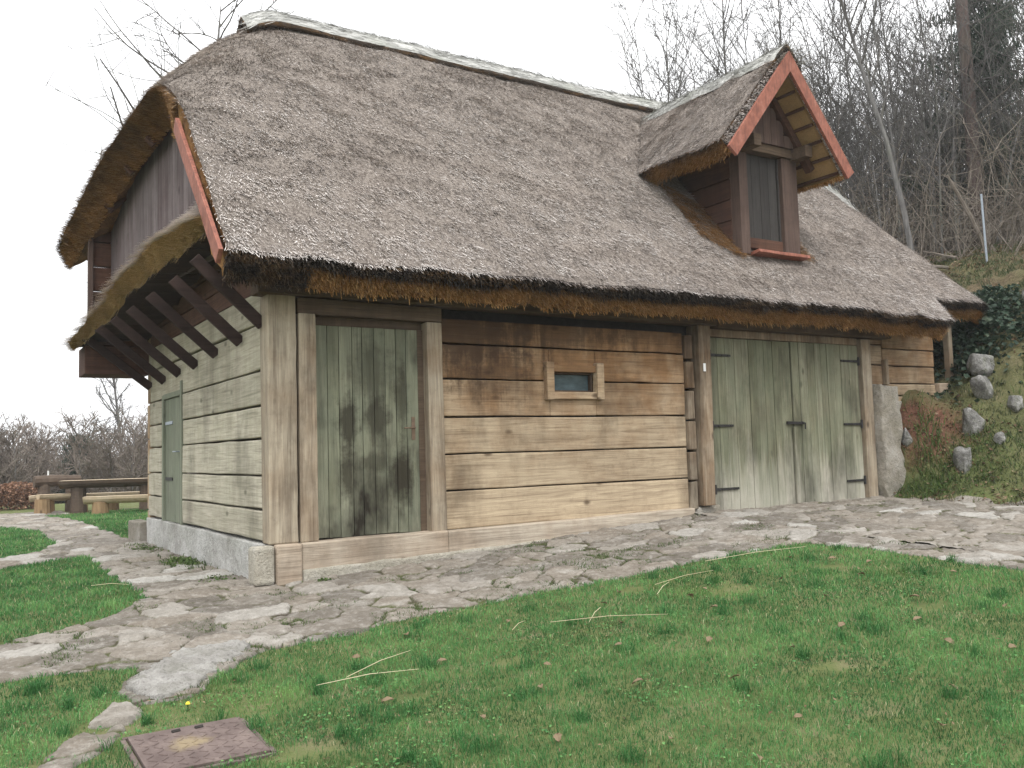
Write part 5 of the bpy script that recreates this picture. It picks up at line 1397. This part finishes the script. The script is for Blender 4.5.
tag(mb.build('undergrowth', M['brush']), 'tangle of thin bare stems under the trees of the wood', 'undergrowth', kind='stuff')
mb = MB()
for i in range(520):
    d_ = random.uniform(36, 70); br = math.radians(random.uniform(46.5, 68)); x = CAM[0] + d_ * math.sin(br); y = CAM[1] + d_ * math.cos(br)
    z = gz(x, y); h_ = random.uniform(4, 8)
    p = wander((x, y, z - .1), (random.gauss(0, .06), random.gauss(0, .06), 1), h_, 5, .05, .03); r_ = random.uniform(.03, .09)
    mb.tube(p, [r_, r_ * .85, r_ * .7, r_ * .5, r_ * .35, r_ * .2], 4, cap=False)
    for s in range(9):
        q = p[random.randint(1, 5)]; mb.tube(wander(q, (random.gauss(0, 1), random.gauss(0, 1), random.uniform(.4, 1.6)), h_ * random.uniform(.15, .35), 3, .14, .06), [.025, .02, .016, .01], 3, cap=False)
tag(mb.build('far_wood', M['twig']), 'far bare wood higher on the hillside reading as one grey mass', 'wood', kind='stuff')
# leaning pale stem and fallen branches at the crest
mb = MB(); mb.tube(wander((0, 0, -.1), (-.5, .12, 1), 2.1, 6, .06, .0), [.055, .05, .048, .045, .04, .035, .02], 7)
o = mb.build('leaning_stem', M['brush'], loc=(16.2, 2.2, gz(16.2, 2.2))); tag(o, 'pale broken stem leaning over beside the metal fence post', 'tree stem')
for i, (x, y, a, L_) in enumerate(((14.3, 2.7, .5, 1.6), (14.9, 2.4, 2.7, 1.3), (14.2, 3.3, .1, 1.9), (15.6, 2.6, 1.2, 1.1))):
    mb = MB(); mb.tube(wander((0, 0, .08), (math.cos(a), math.sin(a), .1), L_, 6, .12, .01), [.035, .032, .03, .026, .022, .018, .01], 6)
    for s in range(3): mb.tube(wander((math.cos(a) * L_ * .5, math.sin(a) * L_ * .5, .12), (random.gauss(0, 1), random.gauss(0, 1), .5), .5, 3, .15, 0), [.015, .012, .01, .006], 4)
    tag(mb.build('fallen_branch', M['brush'], loc=(x, y, gz(x, y))), 'pale fallen branch lying on the grass at the edge of the wood', 'branch', 'fallen branches at the edge of the wood')

# trees behind and left of the house
big = tree_proto('spreading_tree', 91, 11.5, .17, .62, 30, .30, twig=.009, sub=6, upk=.03, bl=(.34, .55))
place(big, 2.6, 13.6, 1.0, 2.2, 'large spreading bare tree behind the left end of the roof')
t2 = tree_proto('gnarled_tree', 95, 6.6, .16, .68, 20, .28, lean=(.05, 0), twig=.016, sub=6, upk=.03, bl=(.35, .6))
place(t2, 3.05, 36.5, .72, 1.0, 'gnarled bare tree above the far brown trees left of the house')
t3 = tree_proto('tall_thin_tree', 97, 9.5, .10, .4, 24, .25, twig=.014, sub=5, upk=.05, bl=(.2, .35))
place(t3, 4.6, 35.0, .85, 1.0, 'tall straight thin bare tree close to the house corner in the far background')
bush = [tree_proto('bare_bush_tree', 120 + i, 4.2, .05, .5, 34, .06, twig=.017, sub=7, upk=.05, bl=(.4, .7), tmat='brown_twig') for i in range(4)]
random.seed(9); ub = set(); nb_ = 0
for k_ in range(120):
    y = random.uniform(27, 52); br = random.uniform(-4.5, 10.5); x = CAM[0] + (y - CAM[1]) * math.tan(math.radians(br))
    i = nb_ % 4; o = bush[i] if i not in ub else copy_tree(bush[i]); ub.add(i); nb_ += 1
    place(o, x, y, random.uniform(.5, .72), label='bushy brownish bare tree in the low treeline left of the house', group='treeline left of the house')
random.seed(13); cn_root = conifer(2.55, 33.5, 3.4, 1.2, 41, 'small grey green conifer in the low treeline left of the house'); cn_root['group'] = 'treeline left of the house'

hz = bpy.data.materials.new('haze_air'); hz.use_nodes = True; hn = hz.node_tree
for n_ in list(hn.nodes):
    if n_.type == 'BSDF_PRINCIPLED': hn.nodes.remove(n_)
pv = hn.nodes.new('ShaderNodeVolumePrincipled'); pv.inputs['Color'].default_value = (.93, .95, .97, 1); pv.inputs['Density'].default_value = .0011; pv.inputs['Anisotropy'].default_value = .2
hn.links.new(pv.outputs[0], hn.nodes['Material Output'].inputs['Volume'])
zlo = float(GZ.min()) - 1.0
hm = MB(); hm.box(-153, 263, -63, 303, zlo, 75); o = hm.build('haze', hz); tag(o, 'thin pale winter haze in the air over the valley and the wood', 'haze', kind='stuff')

# ------------------------------------------------------------------ sky and light
w = bpy.data.worlds.new('World'); SC.world = w; w.use_nodes = True
nt = w.node_tree; bg = nt.nodes['Background']
sky = nt.nodes.new('ShaderNodeTexSky'); sky.sky_type = 'NISHITA'; sky.sun_disc = False
SUN_EL, SUN_AZ = math.radians(58), math.radians(203)     # azimuth clockwise from +Y
sky.sun_elevation = SUN_EL; sky.sun_rotation = SUN_AZ; sky.dust_density = 4.0; sky.air_density = 1.0; sky.ozone_density = 1.0
hs = nt.nodes.new('ShaderNodeHueSaturation'); hs.inputs['Saturation'].default_value = .10; hs.inputs['Value'].default_value = 1.0
nt.links.new(sky.outputs[0], hs.inputs['Color'])
# even cloud layer, brighter overhead than at the horizon
tc = nt.nodes.new('ShaderNodeTexCoord'); sp = nt.nodes.new('ShaderNodeSeparateXYZ'); nt.links.new(tc.outputs['Generated'], sp.inputs[0])
mr = nt.nodes.new('ShaderNodeMapRange'); mr.inputs[1].default_value = 0; mr.inputs[2].default_value = 1; mr.inputs[3].default_value = 9.0; mr.inputs[4].default_value = 15.5
nt.links.new(sp.outputs[2], mr.inputs[0])
cn_ = nt.nodes.new('ShaderNodeTexNoise'); cn_.inputs['Scale'].default_value = 2.2; cn_.inputs['Detail'].default_value = 6
mp_ = nt.nodes.new('ShaderNodeMapping'); mp_.inputs['Scale'].default_value = (1, 1, 2.5); nt.links.new(tc.outputs['Generated'], mp_.inputs[0]); nt.links.new(mp_.outputs[0], cn_.inputs['Vector'])
mr2 = nt.nodes.new('ShaderNodeMapRange'); mr2.inputs[1].default_value = .3; mr2.inputs[2].default_value = .7; mr2.inputs[3].default_value = .88; mr2.inputs[4].default_value = 1.1
nt.links.new(cn_.outputs['Fac'], mr2.inputs[0])
mm = nt.nodes.new('ShaderNodeMath'); mm.operation = 'MULTIPLY'; nt.links.new(mr.outputs[0], mm.inputs[0]); nt.links.new(mr2.outputs[0], mm.inputs[1])
vm = nt.nodes.new('ShaderNodeVectorMath'); vm.operation = 'SCALE'; vm.inputs[0].default_value = (1.0, 1.005, 1.02); nt.links.new(mm.outputs[0], vm.inputs['Scale'])
mx = nt.nodes.new('ShaderNodeMix'); mx.data_type = 'RGBA'; mx.inputs[0].default_value = .85
nt.links.new(hs.outputs[0], mx.inputs[6]); nt.links.new(vm.outputs[0], mx.inputs[7]); nt.links.new(mx.outputs[2], bg.inputs[0]); bg.inputs[1].default_value = .10
sd = bpy.data.lights.new('sun', 'SUN'); sd.energy = 1.5; sd.angle = math.radians(30); sd.color = (1, .97, .93)
so = bpy.data.objects.new('sun', sd); COL.objects.link(so)
dirv = Vector((math.sin(SUN_AZ) * math.cos(SUN_EL), math.cos(SUN_AZ) * math.cos(SUN_EL), math.sin(SUN_EL)))
so.rotation_euler = dirv.to_track_quat('Z', 'Y').to_euler(); so.location = dirv * 50
SC.view_settings.view_transform = 'Standard'; SC.view_settings.look = 'None'; SC.view_settings.gamma = 1; SC.view_settings.use_curve_mapping = False
SC.view_settings.exposure = 0.88
SC.cycles.use_adaptive_sampling = False; SC.cycles.sample_clamp_indirect = 4; SC.cycles.max_bounces = 6; SC.cycles.diffuse_bounces = 3; SC.cycles.glossy_bounces = 2; SC.cycles.transmission_bounces = 3
SC.cycles.use_denoising = True; SC.cycles.denoising_prefilter = 'NONE'; SC.cycles.denoising_input_passes = 'RGB_ALBEDO_NORMAL'
